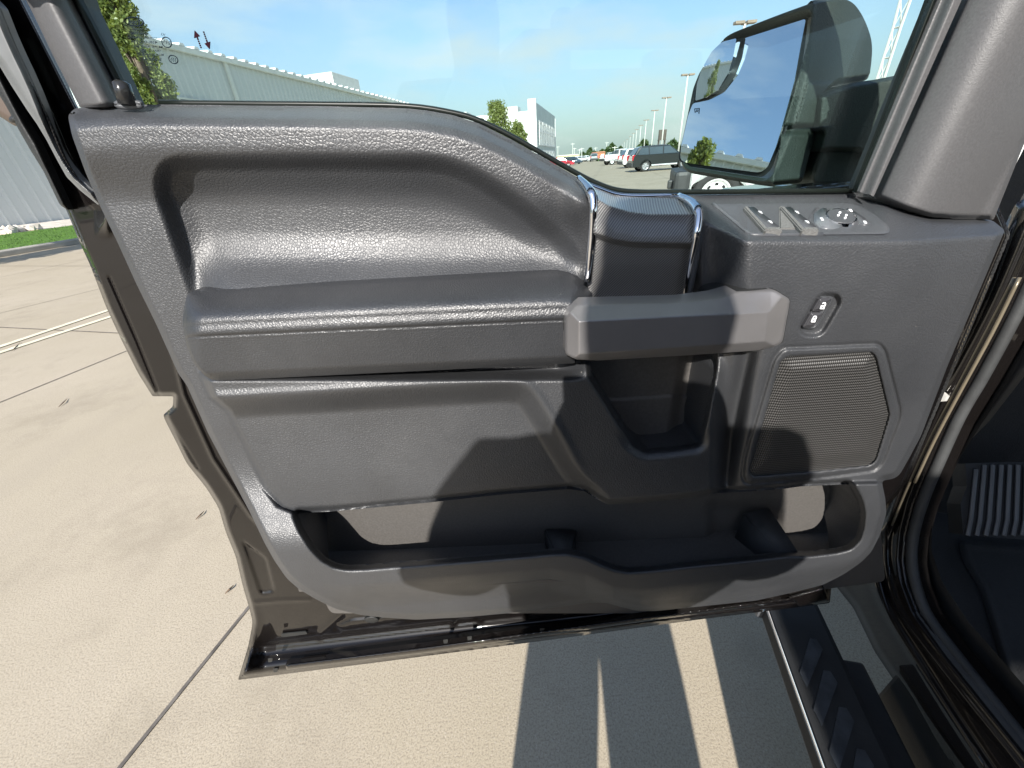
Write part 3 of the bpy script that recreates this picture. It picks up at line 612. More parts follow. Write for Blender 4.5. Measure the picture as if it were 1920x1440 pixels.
# ---- painted door shell
shell = rnd([(-90, -60), (0, 144), (21, 190), (44, 233), (69, 273), (87, 315), (127, 400), (150, 456), (169, 497), (199, 576), (225, 632), (259, 700), (286, 743, 3), (325, 743, 3), (324, 762, 2), (306, 778, 3), (309, 787), (332, 832), (350, 869), (387, 915), (410, 952), (423, 997), (442, 1043), (455, 1098), (467, 1139), (474, 1167), (465, 1213), (446, 1275, 3), (700, 1243, 0), (1022, 1201, 0), (1300, 1163, 0), (1556, 1131, 4), (1560, 1090), (1700, 905), (1790, 690), (1895, 440, 6), (1870, 380), (1600, 340), (1060, 400), (700, 420), (300, 420), (150, 199), (48, 0), (20, -60)], 10)
ridge = spl([(-60, -120), (-5, 30), (38, 120), (74, 190), (100, 250), (122, 300), (150, 340), (200, 395)]); crease = [(300, 560), (345, 740), (400, 860), (470, 965), (560, 1060)]
fl_y = lambda x: ln([(440, 1222), (497, 1213), (796, 1177), (1160, 1137), (1560, 1098)], x)
def shell_h(x, y, d):
    h = np.full(x.shape, -.030)
    xr = ln([(q[1], q[0]) for q in ridge], y); W_ = ln([(-60, 64), (100, 50), (200, 32), (300, 15), (345, 9), (380, 20)], y); on = 1-S(395, 450, y)
    h += on*.024*np.where(x < xr, 1-np.clip((xr-x)/W_, 0, 1), 1-S(0, 14, x-xr))*S(60, 40, y-400)
    dc = segd(crease, x, y, False)[0]; h += .004*np.exp(-(dc/4.)**2)
    # lower flange: a step that comes forward and faces up, then a hem
    yy = y-fl_y(x); h += .034*S(0, 46, yy)+.006*S(48, 54, yy)-.004*S(56, 60, yy); h -= .004*np.exp(-((yy+3)/4.)**2)
    # pressings near the lower rear corner
    pan = rnd([(452, 1010), (500, 1045), (516, 1110), (488, 1114)], 8); sd_ = sdf(pan, x, y); h -= .004*S(-1, 4, sd_)
    bead = rnd([(625, 1172), (660, 1158), (740, 1150), (770, 1160), (740, 1172), (690, 1180), (640, 1187)], 8); sb = sdf(bead, x, y); h += .005*S(0, 7, sb)*(y < 1200)
    b2 = segd([(480, 1130), (520, 1126), (580, 1124)], x, y, False)[0]; h += .002*np.exp(-(b2/3)**2)
    b3 = segd([(600, 1190), (640, 1150)], x, y, False)[0]; h += .005*np.exp(-(b3/6)**2)
    for cx_ in (850, 900, 985, 1060): b4 = segd([(cx_, fl_y(cx_)-4), (cx_+16, fl_y(cx_)-22), (cx_+70, fl_y(cx_)-30)], x, y, False)[0]; h += .004*np.exp(-(b4/4)**2)
    leftflare = S(500, 455, x)*S(1120, 1230, y); h += .018*leftflare
    gr = segd([(205, 520), (258, 640), (318, 790), (372, 880)], x, y, False)[0]; h -= .0025*np.exp(-(gr/2.5)**2)
    h -= .014*(1-S(0, 9, d))
    return h
door = hf('door', shell, posH(shell_h), M_paint, truck, 3.2, .03)
hf('frame_glare_strip', rnd([(-70, -60), (0, 12), (20, 62), (37, 100), (52, 131), (69, 169), (83, 204), (94, 242), (108, 277), (125, 304), (146, 331), (177, 358), (186, 386), (150, 357), (125, 332), (108, 302), (87, 262), (69, 232), (52, 208), (21, 160), (0, 125), (-80, 30)], 5), posH(lambda x, y, d: -.010+.010*S(0, 14, d)), simple('grey_glare_tone', (.16, .165, .165), .35, .2, .5, 0, .12, 30), door, 2, .006)  # added grey strip: sun glare on the dusty frame paint, put into its colour
# rubber strip on the outer edge of the door
obj_ = hf('edge_seal', rnd([(-60, 10), (0, 138), (24, 186), (47, 230), (71, 270), (90, 312), (130, 396), (112, 384), (82, 322), (56, 280), (36, 245), (12, 200), (-8, 168), (-80, 20)], 6), edge(-.012, .012, 7), M_rub, door, 2.2, .03)
hf('slot', rnd([(526, 1189), (574, 1184), (577, 1189), (528, 1195)], 3), flat(-.0255), M_rub, door, 1.2, .002)
hf('hem_strip', rnd([(535, 1246), (800, 1213), (1160, 1163), (1500, 1118), (1500, 1125), (1160, 1172), (800, 1224), (537, 1256)], 2), edge(.010, .004, 4), M_paint, door, 2, .01)
for px, py, r in ((697, 1161, 9), (505, 1243, 0)):
    if r: hf('plug', rnd([(px+r*1.6*math.cos(a), py+r*.8*math.sin(a)) for a in np.linspace(0, 6.28, 15)[:-1]], 2), edge(-.012, .006, 6), M_rub, door, 1.5, .01)
brk = hf('latch_bracket', rnd([(-30, 150), (0, 165), (30, 205), (44, 236), (30, 238), (10, 225), (-30, 200)], 10), edge(-.03, .01, 10), simple('brown_bracket', (.10, .075, .06), .4), door, 2, .01)
hf('bolt', rnd([(27+11*math.cos(a), 223+8*math.sin(a)) for a in np.linspace(0, 6.28, 13)[:-1]], 2), edge(-.018, .006, 6), M_rub, door, 1.5, .01)
hf('door_edge_cap', rnd([(1478, 1118), (1545, 1100), (1556, 1128), (1500, 1138)], 3), edge(.018, .006, 6), M_paint, door, 2, .02)
# bits on hem
for px, py in ((506, 1238), (516, 1257), (835, 1203), (880, 1197), (1016, 1182)):
    hf('clip_hole', rnd([(px-4, py-3), (px+5, py-4), (px+4, py+3), (px-3, py+4)], 1), flat(.0065 if py < 1230 else .006), M_rub, door, 1, .001)
# ---- trim panel with the pocket opening
panbot = [(558, 962), (622, 959), (796, 943), (934, 928), (1064, 917), (1097, 921), (1114, 933), (1139, 946), (1193, 944), (1306, 933), (1343, 925), (1397, 922), (1473, 916), (1501, 912), (1590, 908)]
lip = [(1598, 922), (1608, 942), (1612, 962), (1610, 987), (1604, 1007), (1590, 1021), (1566, 1027), (1517, 1033), (1481, 1032), (1421, 1039), (1340, 1047), (1306, 1050), (1218, 1060), (1177, 1063), (1152, 1058), (1127, 1048), (1098, 1035), (1064, 1028), (1033, 1029), (994, 1033), (875, 1043), (756, 1052), (685, 1058), (653, 1059), (630, 1055), (610, 1044), (590, 1023), (570, 991)]
hole = rnd(panbot+lip, 6)
pull = rnd([(1106, 640, 2), (1106, 675, 4), (1108, 700), (1139, 750), (1168, 796), (1191, 829), (1210, 840), (1252, 837), (1308, 829), (1322, 775), (1337, 700), (1339, 675), (1325, 640, 2)], 8)
topedge = [(140, 203), (200, 197), (300, 196), (480, 198), (600, 199), (760, 203), (800, 207), (850, 216), (900, 232), (960, 262), (1020, 296), (1085, 334), (1120, 352), (1155, 365), (1195, 368), (1270, 367), (1600, 362)]
outer = [(127, 216)]+topedge+[(1640, 372), (1700, 395), (1745, 408), (1790, 411), (1860, 412), (1884, 432, 5), (1830, 560), (1777, 685), (1751, 753), (1727, 817), (1703, 862), (1687, 890), (1675, 898), (1654, 901), (1655, 912), (1660, 934), (1662, 962), (1650, 1003), (1634, 1035), (1614, 1055), (1582, 1077), (1542, 1097), (1477, 1113), (1418, 1126), (1314, 1137), (1227, 1146), (1193, 1145), (1160, 1137), (1135, 1130), (1105, 1130), (994, 1146), (875, 1157), (780, 1162), (720, 1158), (675, 1153), (630, 1142), (593, 1124), (561, 1105), (538, 1085), (515, 1052), (497, 1020), (469, 961), (437, 901), (391, 814), (350, 722), (334, 700), (292, 606), (255, 531), (221, 456), (187, 385), (161, 325), (135, 254)]
outer = rnd(outer, 8)
rec = rnd([(283, 345, 45), (308, 291, 45), (600, 290), (820, 292, 40), (880, 310, 60), (960, 358, 60), (1040, 420, 60), (1100, 490, 40), (1112, 640), (385, 640)], 12)
inset = rnd([(200, 755), (430, 752, 4), (950, 722, 20), (990, 728, 30), (1035, 800, 30), (1085, 885, 30), (1150, 935, 30), (1150, 1100), (200, 1100)], 20)
spko = rnd([(1469, 656), (1646, 648), (1656, 660), (1683, 769), (1681, 785), (1650, 866), (1638, 878), (1525, 894), (1401, 904), (1395, 892), (1399, 858), (1453, 676)], 8)
spki = rnd([(1477, 668), (1634, 660), (1642, 668), (1668, 777), (1642, 862), (1630, 872), (1542, 882), (1411, 893), (1405, 884), (1463, 678)], 7)
lockp = rnd([(1541, 555), (1562, 556), (1563, 562), (1534, 612), (1526, 618), (1504, 617), (1503, 611), (1533, 560)], 5)
yc = lambda x: ln([(1290, 385), (1330, 420), (1400, 452), (1700, 452), (1890, 440)], x)
SPK = [1.0]
def trim_h(x, y, d):
    yt = ln([(100, 214)]+topedge, x); dt = y-yt
    # --- rear part: soft top roll, scooped recess
    h = .024+.018*S(0, 45, dt)-.018*S(70, 190, dt)-.026*(1-S(0, 26, dt))
    dr = sdf(rec, x, y); depth = .013*S(-7, 34, dr)*(1-S(480, 560, y)*S(360, 450, x))+.013*S(-7, 80, dr)*np.sin(math.pi*np.clip((y-280)/285, 0, 1)); h -= depth
    h += .022*S(430, 575, y)*S(350, 430, x)*(1-S(1085, 1125, x))*S(-10, 30, dr)
    # dimple near the chrome strip
    h -= .010*np.exp(-(((x-1060)/42)**2+((y-430)/55)**2)); h += .012*np.exp(-(((x-1085)/28)**2+((y-380)/40)**2))*S(0, 10, dt)
    # --- band -> lower bolster and ledge
    Lx = ln([(700, 378), (713, 383), (745, 396), (770, 424), (915, 495), (950, 524), (963, 556), (966, 2400)], y); pmask = S(-8, 12, x-Lx)
    low = S(690, 716, y)*pmask; hl = .078
    di = sdf(inset, x, y); hl = hl-.036*S(-6, 34, di)+.003*np.exp(-((di+10)/8)**2)
    hl = hl+.008*S(760, 950, y)*S(0, 30, di)
    hrear = h*(1-low)+hl*low
    # --- front block
    hf0 = .052+.038*S(1318, 1412, x)-.012*S(1700, 1880, x); c = yc(x); yt2 = ln([(1200, 366), (1600, 361), (1640, 371), (1700, 394), (1745, 407), (1860, 411)], x)
    t = np.clip((y-yt2)/np.maximum(c-yt2, 5), 0, 1.0); hbk = -.018+(.034+.030*np.sin(np.clip((x-1640)/223, 0, 1)*math.pi))*S(1605, 1665, x); htop = hbk+(hf0-hbk)*(t*.82+.18*np.sin(t*math.pi/2)); below = hf0+.002-.026*S(470, 900, y)
    k = S(-9, 9, y-c); hb = htop*(1-k)+below*k
    vx = 1404-(y-650)*.2; vall = S(560, 680, y)*(1-S(900, 940, y)); hb -= vall*.022*np.exp(-((x-vx)/16)**2)
    hb -= vall*.012*S(vx-40, vx-10, x)*0
    br = S(1285, 1318, x)
    frm = .076+.002*S(840, 930, y)
    brl = S(1330, 1372, x)
    hup = hrear*(1-br)+hb*br
    lowz = S(640, 700, y)*S(1040, 1110, x)
    hlo = frm*(1-brl)+hb*brl
    # keep inset bolster ramp where it is inside
    hlo = np.where(x < 1160, np.minimum(hlo, hl*(1-S(1090, 1160, x))+hlo*S(1090, 1160, x)), hlo)
    h = hup*(1-lowz)+hlo*lowz
    # frame lip round the pull recess
    dp = -sdf(pull, x, y); h -= .008*(1-S(0, 9, dp))*(y > 640); h -= .010*S(26, 0, dp)*S(800, 840, y)
    # --- pocket rim
    dh = -sdf(hole, x, y); below_p = S(-4, 4, y-ln([(100, 962), (558, 962)]+panbot+[(1592, 906), (1700, 903)], x))
    rim = .080
    ring = 1-(1-S(800, 1040, y))*S(760, 600, x)
    rimh = .022+(rim-.022)*ring
    crease_y = ln([(540, 1092), (660, 1098), (1033, 1068), (1098, 1078), (1150, 1102), (1200, 1108), (1480, 1075), (1600, 1050)], x); un = S(-4, 46, y-crease_y)
    rimh = rimh-.036*un*S(560, 700, x)*(1-.6*S(1520, 1640, x))
    rimh -= .010*(1-S(0, 15, dh))
    isrim = np.maximum(np.where(x < 620, (1-pmask)*S(716, 760, y), 0.), below_p*(y > 700))
    rimh = np.where(x < 780, .024*(1-ring)+rimh*ring, rimh)
    h = h*(1-isrim)+rimh*isrim
    # panel bottom edge rounding
    h -= .010*(1-S(0, 12, dh))*(1-isrim)
    # speaker surround, switch plate, lock dish
    ds = sdf(spko, x, y); dsi = sdf(spki, x, y); h += .0022*S(-2, 2, ds)*(1-S(-2, 1, dsi))-.006*SPK[0]*S(-1, 2, dsi)-.003*np.exp(-((ds+4)/2.5)**2)
    dl = sdf(lockp, x+1-6, y-4); h -= .007*S(-12, -2, dl)
    h -= .014*(1-S(0, 11, d))*(dt > 8)
    return h
trim = hf('trim_panel', outer, posH(trim_h), M_lea, door, 2.6, .05, holes=[hole, pull], hskirt=.085)
# the skirt of the pocket opening makes the pocket walls; its back wall:
pk_out = rnd([(530, 930), (1080, 890), (1620, 880), (1650, 980), (1660, 1090), (1200, 1150), (620, 1150), (545, 1000)], 10)
hf('pocket_back', pk_out, posH(lambda x, y, d: -.004+.0*x-.012*S(1320, 1345, x)*(1-S(1455, 1475, x))*S(930, 960, y)), M_pocket, trim, 5, .005)
# pocket floor
fl = [onY(560, 1010, D-.02), onY(640, 1068, D-.07), onY(1170, 1074, D-.07), onY(1600, 1036, D-.065), onY(1625, 960, D-.03)]
zf = float(np.mean([p[2] for p in fl]))
bmobj('pocket_floor', prism([(-.36, .385, onY(640, 1075, .375)[2]-.045), (.52, .385, onY(1590, 1045, .375)[2]-.045), (.56, .47, onY(1590, 1045, .375)[2]-.045), (-.40, .47, onY(640, 1075, .375)[2]-.045)], (0, 0, -.006)), M_pocket, trim)
def fin(a, b, c_, d_, drop, nm):
    A = onY(*a, D-.000); B = onY(*b, D-.000); C_ = onY(*c_, D-.062); D_ = onY(*d_, D-.062); bm = prism([A, B, C_, D_], (0, .004, -drop)); bmesh.ops.bevel(bm, geom=list(bm.edges), offset=.003, segments=3, affect='EDGES'); return bmobj(nm, bm, M_fine, trim, smooth=True)
fin((1392, 962), (1442, 948), (1500, 1036), (1462, 1040), .09, 'pocket_divider')
fin((1020, 990), (1082, 992), (1074, 1034), (1040, 1036), .06, 'pocket_divider')
hf('pocket_tray', rnd([(1165, 1050, 3), (1360, 1028), (1378, 1048), (1375, 1070), (1180, 1080)], 8), posH(lambda x, y, d: .012+.02*S(1030, 1060, y)), M_fine, trim, 3, .01)
# recess behind the pull handle
hf('pull_recess', rnd([(1095, 630), (1345, 630), (1345, 850), (1190, 855), (1095, 720)], 3), posH(lambda x, y, d: .012-.012*S(1268, 1292, x+(y-680)*.16)+.003*S(-2, 2, y-ln([(1139, 750), (1268, 742)], x))+.03*S(820, 842, y)), M_pocket, trim, 3, .01)
# grille
def gr_h(x, y, d):
    xq, yq = np.clip(x, 1400, 1700), y; return .090+.002-.026*S(470, 900, y)-.012*S(1700, 1880, x)+.0045*S(0, 30, d)-.001
hf('speaker_grille', spki, posH(gr_h), M_gril, trim, 2, .01)
# ---- armrest
arm = rnd([(352, 549, 5), (372, 545), (600, 531), (900, 518), (1050, 513), (1094, 519), (1107, 533), (1113, 552), (1100, 569), (1082, 580), (1078, 600), (1078, 681, 2), (800, 695), (402, 714, 12), (383, 705, 14), (362, 680), (349, 645), (342, 605), (345, 575)], 10)
def arm_h(x, y, d):
    tp = ln([(340, 549), (600, 531), (900, 518), (1050, 513), (1120, 530)], x); sm = ln([(340, 640), (356, 632), (1060, 600), (1110, 596)], x); bt = ln([(340, 716), (1060, 682)], x)
    w1 = sm-tp; t = (y-tp)/w1; h = .040+.058*np.sin(np.clip(t/.72, 0, 1)*math.pi/2)**.9; h = h+.002*S(.72, .9, t)-.006*np.clip((y-sm)/(bt-sm), 0, 1)-.008*S(bt-16, bt, y)
    h -= .0035*np.exp(-((y-sm)/2.4)**2); h -= .003*S(-1, 6, y-sm)
    h -= .020*(1-np.sqrt(np.clip(1-(1-np.clip((x-345)/34, 0, 1))**2, 0, 1)))*S(548, 580, y)
    h -= .030*S(1068, 1116, x)*(1-S(585, 620, y))
    return h-.004*(1-S(0, 5, d))
hf('armrest', arm, posH(arm_h), M_lea2, trim, 2.2, .05)
# ---- insert and chrome strips
ins = rnd([(1092, 342), (1120, 354), (1155, 366), (1195, 369), (1270, 368), (1300, 382), (1307, 398), (1303, 460), (1290, 510), (1284, 572), (1240, 580), (1120, 582), (1095, 580), (1104, 532), (1112, 450), (1116, 385)], 5)
def ins_h(x, y, d):
    y0 = ln([(1092, 340), (1155, 366), (1300, 370)], x); y1 = ln([(1110, 368), (1140, 386), (1180, 398), (1220, 403), (1310, 402)], x); y2 = ln([(1110, 438), (1150, 452), (1190, 458), (1310, 460)], x)
    t = np.clip((y-y0)/(y1-y0), 0, 1); h = .006+.048*t; h += .010*S(0, 1, (y-y1)/(y2-y1)); h -= .010*S(-5, 8, y-y2)+.008*S(460, 560, y)
    return h-.003*(1-S(0, 4, d))
hf('carbon_insert', ins, posH(ins_h), M_carb, trim, 2.2, .03)
def strip(pts, w_, h0, nm, mat_=M_chr, r=.006):
    c = spl(pts, 5); V = []; t_ = np.gradient(c, axis=0); t_ /= np.linalg.norm(t_, axis=1)[:, None]; nrm = np.stack([-t_[:, 1], t_[:, 0]], 1); ws = np.interp(np.linspace(0, 1, len(c)), np.linspace(0, 1, len(w_)), w_)
    hs = np.interp(np.linspace(0, 1, len(c)), np.linspace(0, 1, len(h0)), h0); K = 9; F = []
    for i in range(len(c)):
        for k in range(K):
            u = -1+2*k/(K-1); q = c[i]+nrm[i]*ws[i]*.5*u; V.append(onY(q[0], q[1], D-(hs[i]+r*math.sqrt(max(0, 1-u*u))-.004)))
    for i in range(len(c)-1):
        for k in range(K-1): F.append((i*K+k, (i+1)*K+k, (i+1)*K+k+1, i*K+k+1))
    me = pm(nm, V, F); o = obj(nm, me, mat_, trim); sm = o.modifiers.new('s', 'SOLIDIFY'); sm.thickness = .004; sm.offset = 0; return o
strip([(1084, 334), (1100, 350), (1111, 369), (1113, 395), (1111, 440), (1106, 490), (1102, 528)], [6, 12, 11, 10, 9], [.012, .052, .058, .058, .056], 'chrome_strip', M_chr, .0035)
strip([(1272, 367), (1296, 379), (1309, 396), (1309, 420), (1303, 455), (1293, 500), (1285, 545), (1283, 566)], [5, 11, 8, 4, 1.5], [.010, .058, .070, .064, .060], 'chrome_strip', M_chr, .0035)
strip([(1310, 425), (1308, 460), (1299, 505), (1291, 545), (1289, 566)], [2, 9, 9, 8], [.064, .062, .060, .058], 'insert_edge', M_plate, .004)
strip([(1090, 341), (1120, 353), (1155, 365), (1195, 368), (1270, 367)], [2.5, 3, 3], [.006, .006, .006], 'chrome_edge', M_chr, .002)
# ---- pull handle
hd = rnd([(1062, 592, 8), (1080, 571, 5), (1282, 566), (1350, 557), (1382, 547), (1452, 543, 8), (1481, 561, 6), (1480, 572), (1467, 642, 8), (1455, 649), (1420, 657), (1295, 666), (1120, 676), (1080, 674, 5), (1060, 664, 5), (1060, 602)], 6)
def hd_h(x, y, d):
    top = ln([(1060, 604), (1087, 603), (1445, 585), (1481, 575)], x); u1 = np.clip((top-y)/36, 0, 1.2); lx = 1086+(y-640)*0; u2 = np.clip((lx-x)/26, 0, 1.2)
    rx = 1434+(640-y)*.12; u3 = np.clip((x-rx)/40, 0, 1.3); bt = ln([(1060, 661), (1087, 664), (1440, 640)], x); u4 = np.clip((y-bt)/12, 0, 1.2)
    h = .126-.014*S(1340, 1460, x); e = np.maximum.reduce([u1*.022*(1-.5*S(1380, 1460, x)), u2*.016, u3*.013, u4*.009]); return h-e-.002*(1-S(0, 3, d))
hdo = hf('pull_handle', hd, posH(hd_h), M_handle, trim, 1.9, .022)
hf('handle_mount', rnd([(1345, 560), (1384, 545), (1452, 541), (1483, 561), (1468, 644), (1420, 659), (1350, 664)], 8), posH(lambda x, y, d: .0935+0*x), M_rub, trim, 3, .04)
hf('handle_mount', rnd([(1056, 590), (1110, 575), (1120, 672), (1060, 668)], 8), posH(lambda x, y, d: .10+0*x), M_rub, trim, 3, .05)
# ---- lock switch
lk = hf('lock_switch', lockp, posH(lambda x, y, d: trim_h(x, y, d*0+99)+.001+.005*S(0, 3, d)-.002*S(3, 5, d)), M_plate, trim, 1.2, .008)
for nm, yy0, yy1 in (('lock_button', 559, 584), ('lock_button', 586, 614)):
    xl = lambda y: 1535-(y-560)*.58; xr_ = lambda y: 1558-(y-560)*.58
    hf(nm, rnd([(xl(yy0)+1, yy0), (xr_(yy0)+.5, yy0), (xr_(yy1)-2, yy1), (xl(yy1)+1, yy1)], 4), posH(lambda x, y, d: trim_h(x, y, d*0+99)+.007+.002*S(0, 5, d)), simple('glossy_button', (.05, .05, .055), .15), lk, 1., .004)
def glyph(px, py, sc_, hgt, closed, parent, mat_=M_white):
    pts = [(-3, 1.5), (3, 1.5), (3, 7), (-3, 7)]; bms = []
    def P(q): return onY(px+(q[0]-q[1]*.35)*sc_, py+q[1]*sc_, D-hgt)
    bms.append(prism([P((-3.4, .6)), P((3.4, .6)), P((3.4, 6.6)), P((-3.4, 6.6))], (0, .0008, 0)))
    arc = [(2.4, .6), (2.4, -2), (1.4, -3.6), (-1.4, -3.6), (-2.4, -2)]+([(-2.4, .6)] if closed else []); bms.append(tube([P(a) for a in arc], .00055*sc_, 6))
    g = bmobj('lock_symbol', joinbm(bms), mat_, parent)
    k = [prism([P((-.9, 2.6)), P((.9, 2.6)), P((.9, 4.6)), P((-.9, 4.6))], (0, -.0004, 0))]; bmobj('lock_symbol_hole', joinbm(k), M_rub, parent)
hk1 = float(trim_h(np.array([1543.]), np.array([574.]), np.array([99.]))[0])+.0105; hk2 = float(trim_h(np.array([1526.]), np.array([600.]), np.array([99.]))[0])+.0105
glyph(1544, 572, 1.15, hk1, False, lk); glyph(1527, 597, 1.1, hk2, True, lk)
# ---- window switch plate
def top_h(off): return posH(lambda x, y, d: trim_h(x, y, d*0+99)+off+.0015*S(0, 4, d))
plate = hf('switch_plate', rnd([(1336, 383), (1592, 381), (1612, 386), (1640, 402), (1668, 425), (1669, 436), (1655, 439), (1420, 441), (1400, 437)], 10), top_h(.0015), M_plate, trim, 2.2, .006)
def pt(x, y, off): return onY(np.array([float(x)]), np.array([float(y)]), D-(trim_h(np.array([float(x)]), np.array([float(y)]), np.array([99.]))+off))[0]
def slab(pts, off, thick, nm, mat_, parent, bev=.0008, sm=False):
    P = [pt(x, y, off) for x, y in pts]; bm = prism(P, (0, .0, -thick)); 
    if bev: bmesh.ops.bevel(bm, geom=list(bm.edges), offset=bev, segments=2, affect='EDGES')
    return bmobj(nm, bm, mat_, parent, smooth=sm)
for dx in (0, 69):
    slab([(1417+dx, 386), (1462+dx, 386), (1466+dx, 428), (1440+dx, 430)], .0022, .002, 'switch_well', M_pocket, plate)
    sw = slab([(1396+dx, 388), (1414+dx, 386), (1466+dx, 426), (1464+dx, 431), (1434+dx, 431)], .010, .008, 'window_switch', M_plate, plate, .0015, True)
    slab([(1394+dx, 387), (1402+dx, 386), (1441+dx, 428), (1434+dx, 432)], .0125, .006, 'switch_edge', M_felt, sw, .001)
    slab([(1432+dx, 430), (1440+dx, 425), (1464+dx, 425), (1467+dx, 431)], .0125, .006, 'switch_edge', M_felt, sw, .001)
    for q in ((1424+dx, 397), (1443+dx, 415)): slab([(q[0]-3, q[1]-2), (q[0]+3, q[1]-1), (q[0]+6, q[1]+3), (q[0]+1, q[1]+1)], .0112, .0006, 'window_symbol', M_white, sw, 0)
    slab([(1461+dx, 386), (1466+dx, 385), (1493+dx, 428), (1462+dx, 428)] if dx == 0 else [(1529, 386), (1533, 385), (1534, 390), (1516, 408)], .006, .004, 'switch_side', M_felt if dx == 0 else M_plate, plate, .001)
el = lambda cx_, cy_, a, b, rot=0., n=26: [(cx_+a*math.cos(t)*math.cos(rot)-b*math.sin(t)*math.sin(rot), cy_+a*math.cos(t)*math.sin(rot)+b*math.sin(t)*math.cos(rot)) for t in np.linspace(0, 2*math.pi, n+1)[:-1]]
slab([(1527, 398), (1540, 389), (1552, 390), (1550, 405), (1582, 421), (1562, 426), (1540, 424), (1528, 414)], .008, .006, 'mirror_lock_pad', simple('grey_pad', (.13, .14, .15), .35), plate, .001, True)
slab(el(1578, 405, 30, 13.5, .2), .010, .008, 'mirror_dial_ring', M_chr, plate, 0)
dial = slab(el(1578, 404.5, 27, 11.6, .2), .012, .006, 'mirror_dial', M_plate, plate, 0)
for q in ((1572, 403), (1575, 398), (1587, 403), (1585, 408)): slab(el(q[0], q[1], 2.6, 1.7, 0, 8), .0132, .0006, 'dial_arrow', M_white, dial, 0)
slab([(1606, 413), (1612, 419), (1634, 420), (1622, 408), (1600, 395), (1590, 390), (1586, 391), (1604, 404)], .006, .004, 'mirror_select_key', M_plate, plate, .0005, True)
for q in ((1595, 394), (1622, 416), (1541, 410)): slab([(q[0]-4, q[1]-2), (q[0]+1, q[1]-2), (q[0]+4, q[1]+2), (q[0]-1, q[1]+2)], .0095 if q[0] < 1550 else .0075, .0006, 'mirror_symbol', M_white, plate, 0)
strip([(1336, 383), (1380, 418), (1402, 437), (1425, 441), (1540, 440)], [2, 2, 2], [float(trim_h(np.array([x]), np.array([y]), np.array([99.]))[0])+.003 for x, y in ((1336., 383.), (1380., 418.), (1402., 437.), (1470., 441.), (1540., 440.))], 'plate_edge', M_plate, .0008)
# ---- window frame and pillar trims
fr1 = rnd([(35, -30), (120, -30), (130, 0), (178, 95), (226, 192), (228, 198), (150, 202), (100, 105)], 3)
hf('frame_trim', fr1, posH(lambda x, y, d: -.002+.016*np.sin(np.clip((x-(48+(y)*.51))/80, 0, 1)*math.pi)-.004*(1-S(0, 6, d))), M_pillar, door, 3, .03)
hf('window_channel', [(118, -30), (138, -30), (150, 0), (200, 97), (249, 196), (224, 198), (176, 95), (128, 0)], posH(lambda x, y, d: -.012+.004*np.sin(np.clip((x-(130+y*.5))/20, 0, 1)*math.pi)), M_rubg, door, 2.6, .004)
# sail / A pillar side
sail = rnd([(1818, -30), (2080, -60), (2040, 60), (1921, 268), (1863, 412, 3), (1790, 410), (1745, 407), (1700, 394), (1640, 370, 2)], 8)
def sail_h(x, y, d):
    u = (x-(1640+(368-y)*.448))/ (223+(412-y)*.12); h = .018+.034*np.sin(np.clip(u*1.05, 0, 1)*math.pi*.92)**.8; return h-.010*(1-S(0, 9, d))
hf('pillar_trim', sail, posH(sail_h), M_pillar, door, 3.2, .04)
hf('frame_trim', [(1778, -30), (1815, -30), (1803, 0), (1638, 369), (1630, 364), (1612, 360), (1764, 0)], posH(lambda x, y, d: .010+.012*S(0, 1, (x-(1613+(360-y)*.42))/26)-.0*x), M_pillar, door, 2.4, .004)
hf('window_channel', [(1752, -30), (1780, -30), (1766, 0), (1614, 361), (1602, 361), (1660, 215), (1740, 0)], posH(lambda x, y, d: -.004+.010*np.sin(np.clip((x-(1603+(360-y)*.385))/18, 0, 1)*math.pi)), M_rubg, door, 2., .004)
# belt seal along the bottom of the window
belt = [(300, 193), (480, 195), (600, 196), (760, 199), (850, 212), (900, 227), (960, 256), (1020, 290), (1085, 327), (1120, 344), (1155, 356), (1200, 360), (1270, 360), (1600, 358)]
bs = spl(belt, 4)
bpts = [onY(q[0], q[1], D+.012) for q in bs]; bmobj('belt_seal', tube(bpts, .0024, 8), M_rubg, door, smooth=True)
bpts = [onY(q[0], q[1]-1, D+.018) for q in bs]; bmobj('belt_seal', tube(bpts, .0022, 8), M_rubg, door, smooth=True)
# header above the picture, closing the window frame
hA = onY(88, -28, D-.005); hA2 = onY(20, -165, D-.005); hB = onY(1850, -40, D-.01); hB2 = onY(1900, -150, D-.01); ztop = CAMZ+.50
hdr = spl([hA, hA2, np.array([hA2[0]-.005, D, ztop-.12]), np.array([hA2[0]+.05, D-.01, ztop-.02]), np.array([-.1, D-.015, ztop]), np.array([.25, D-.02, ztop-.02]), np.array([hB2[0]-.12, D-.015, (ztop+hB2[2])/2]), hB2, hB], 5)
bmobj('window_header', tube(hdr, .03, 12), M_pillar, door, smooth=True)
# lock pin
lp_ = [onY(240, 196, D-.02), onY(227, 156, D-.02), onY(225.5, 150, D-.02)]; bmobj('lock_pin', tube(lp_, [.0068, .0062, .003], 12), simple('glossy_black_pin', (.02, .02, .02), .15), trim, smooth=True)
bmobj('lock_pin_ring', tube([onY(218+0*a, 0, 1) if False else onY(242+24*math.cos(a), 196+4.5*math.sin(a), D-.018) for a in np.linspace(0, 6.28, 18)], .0022, 6), M_plate, trim, smooth=True)
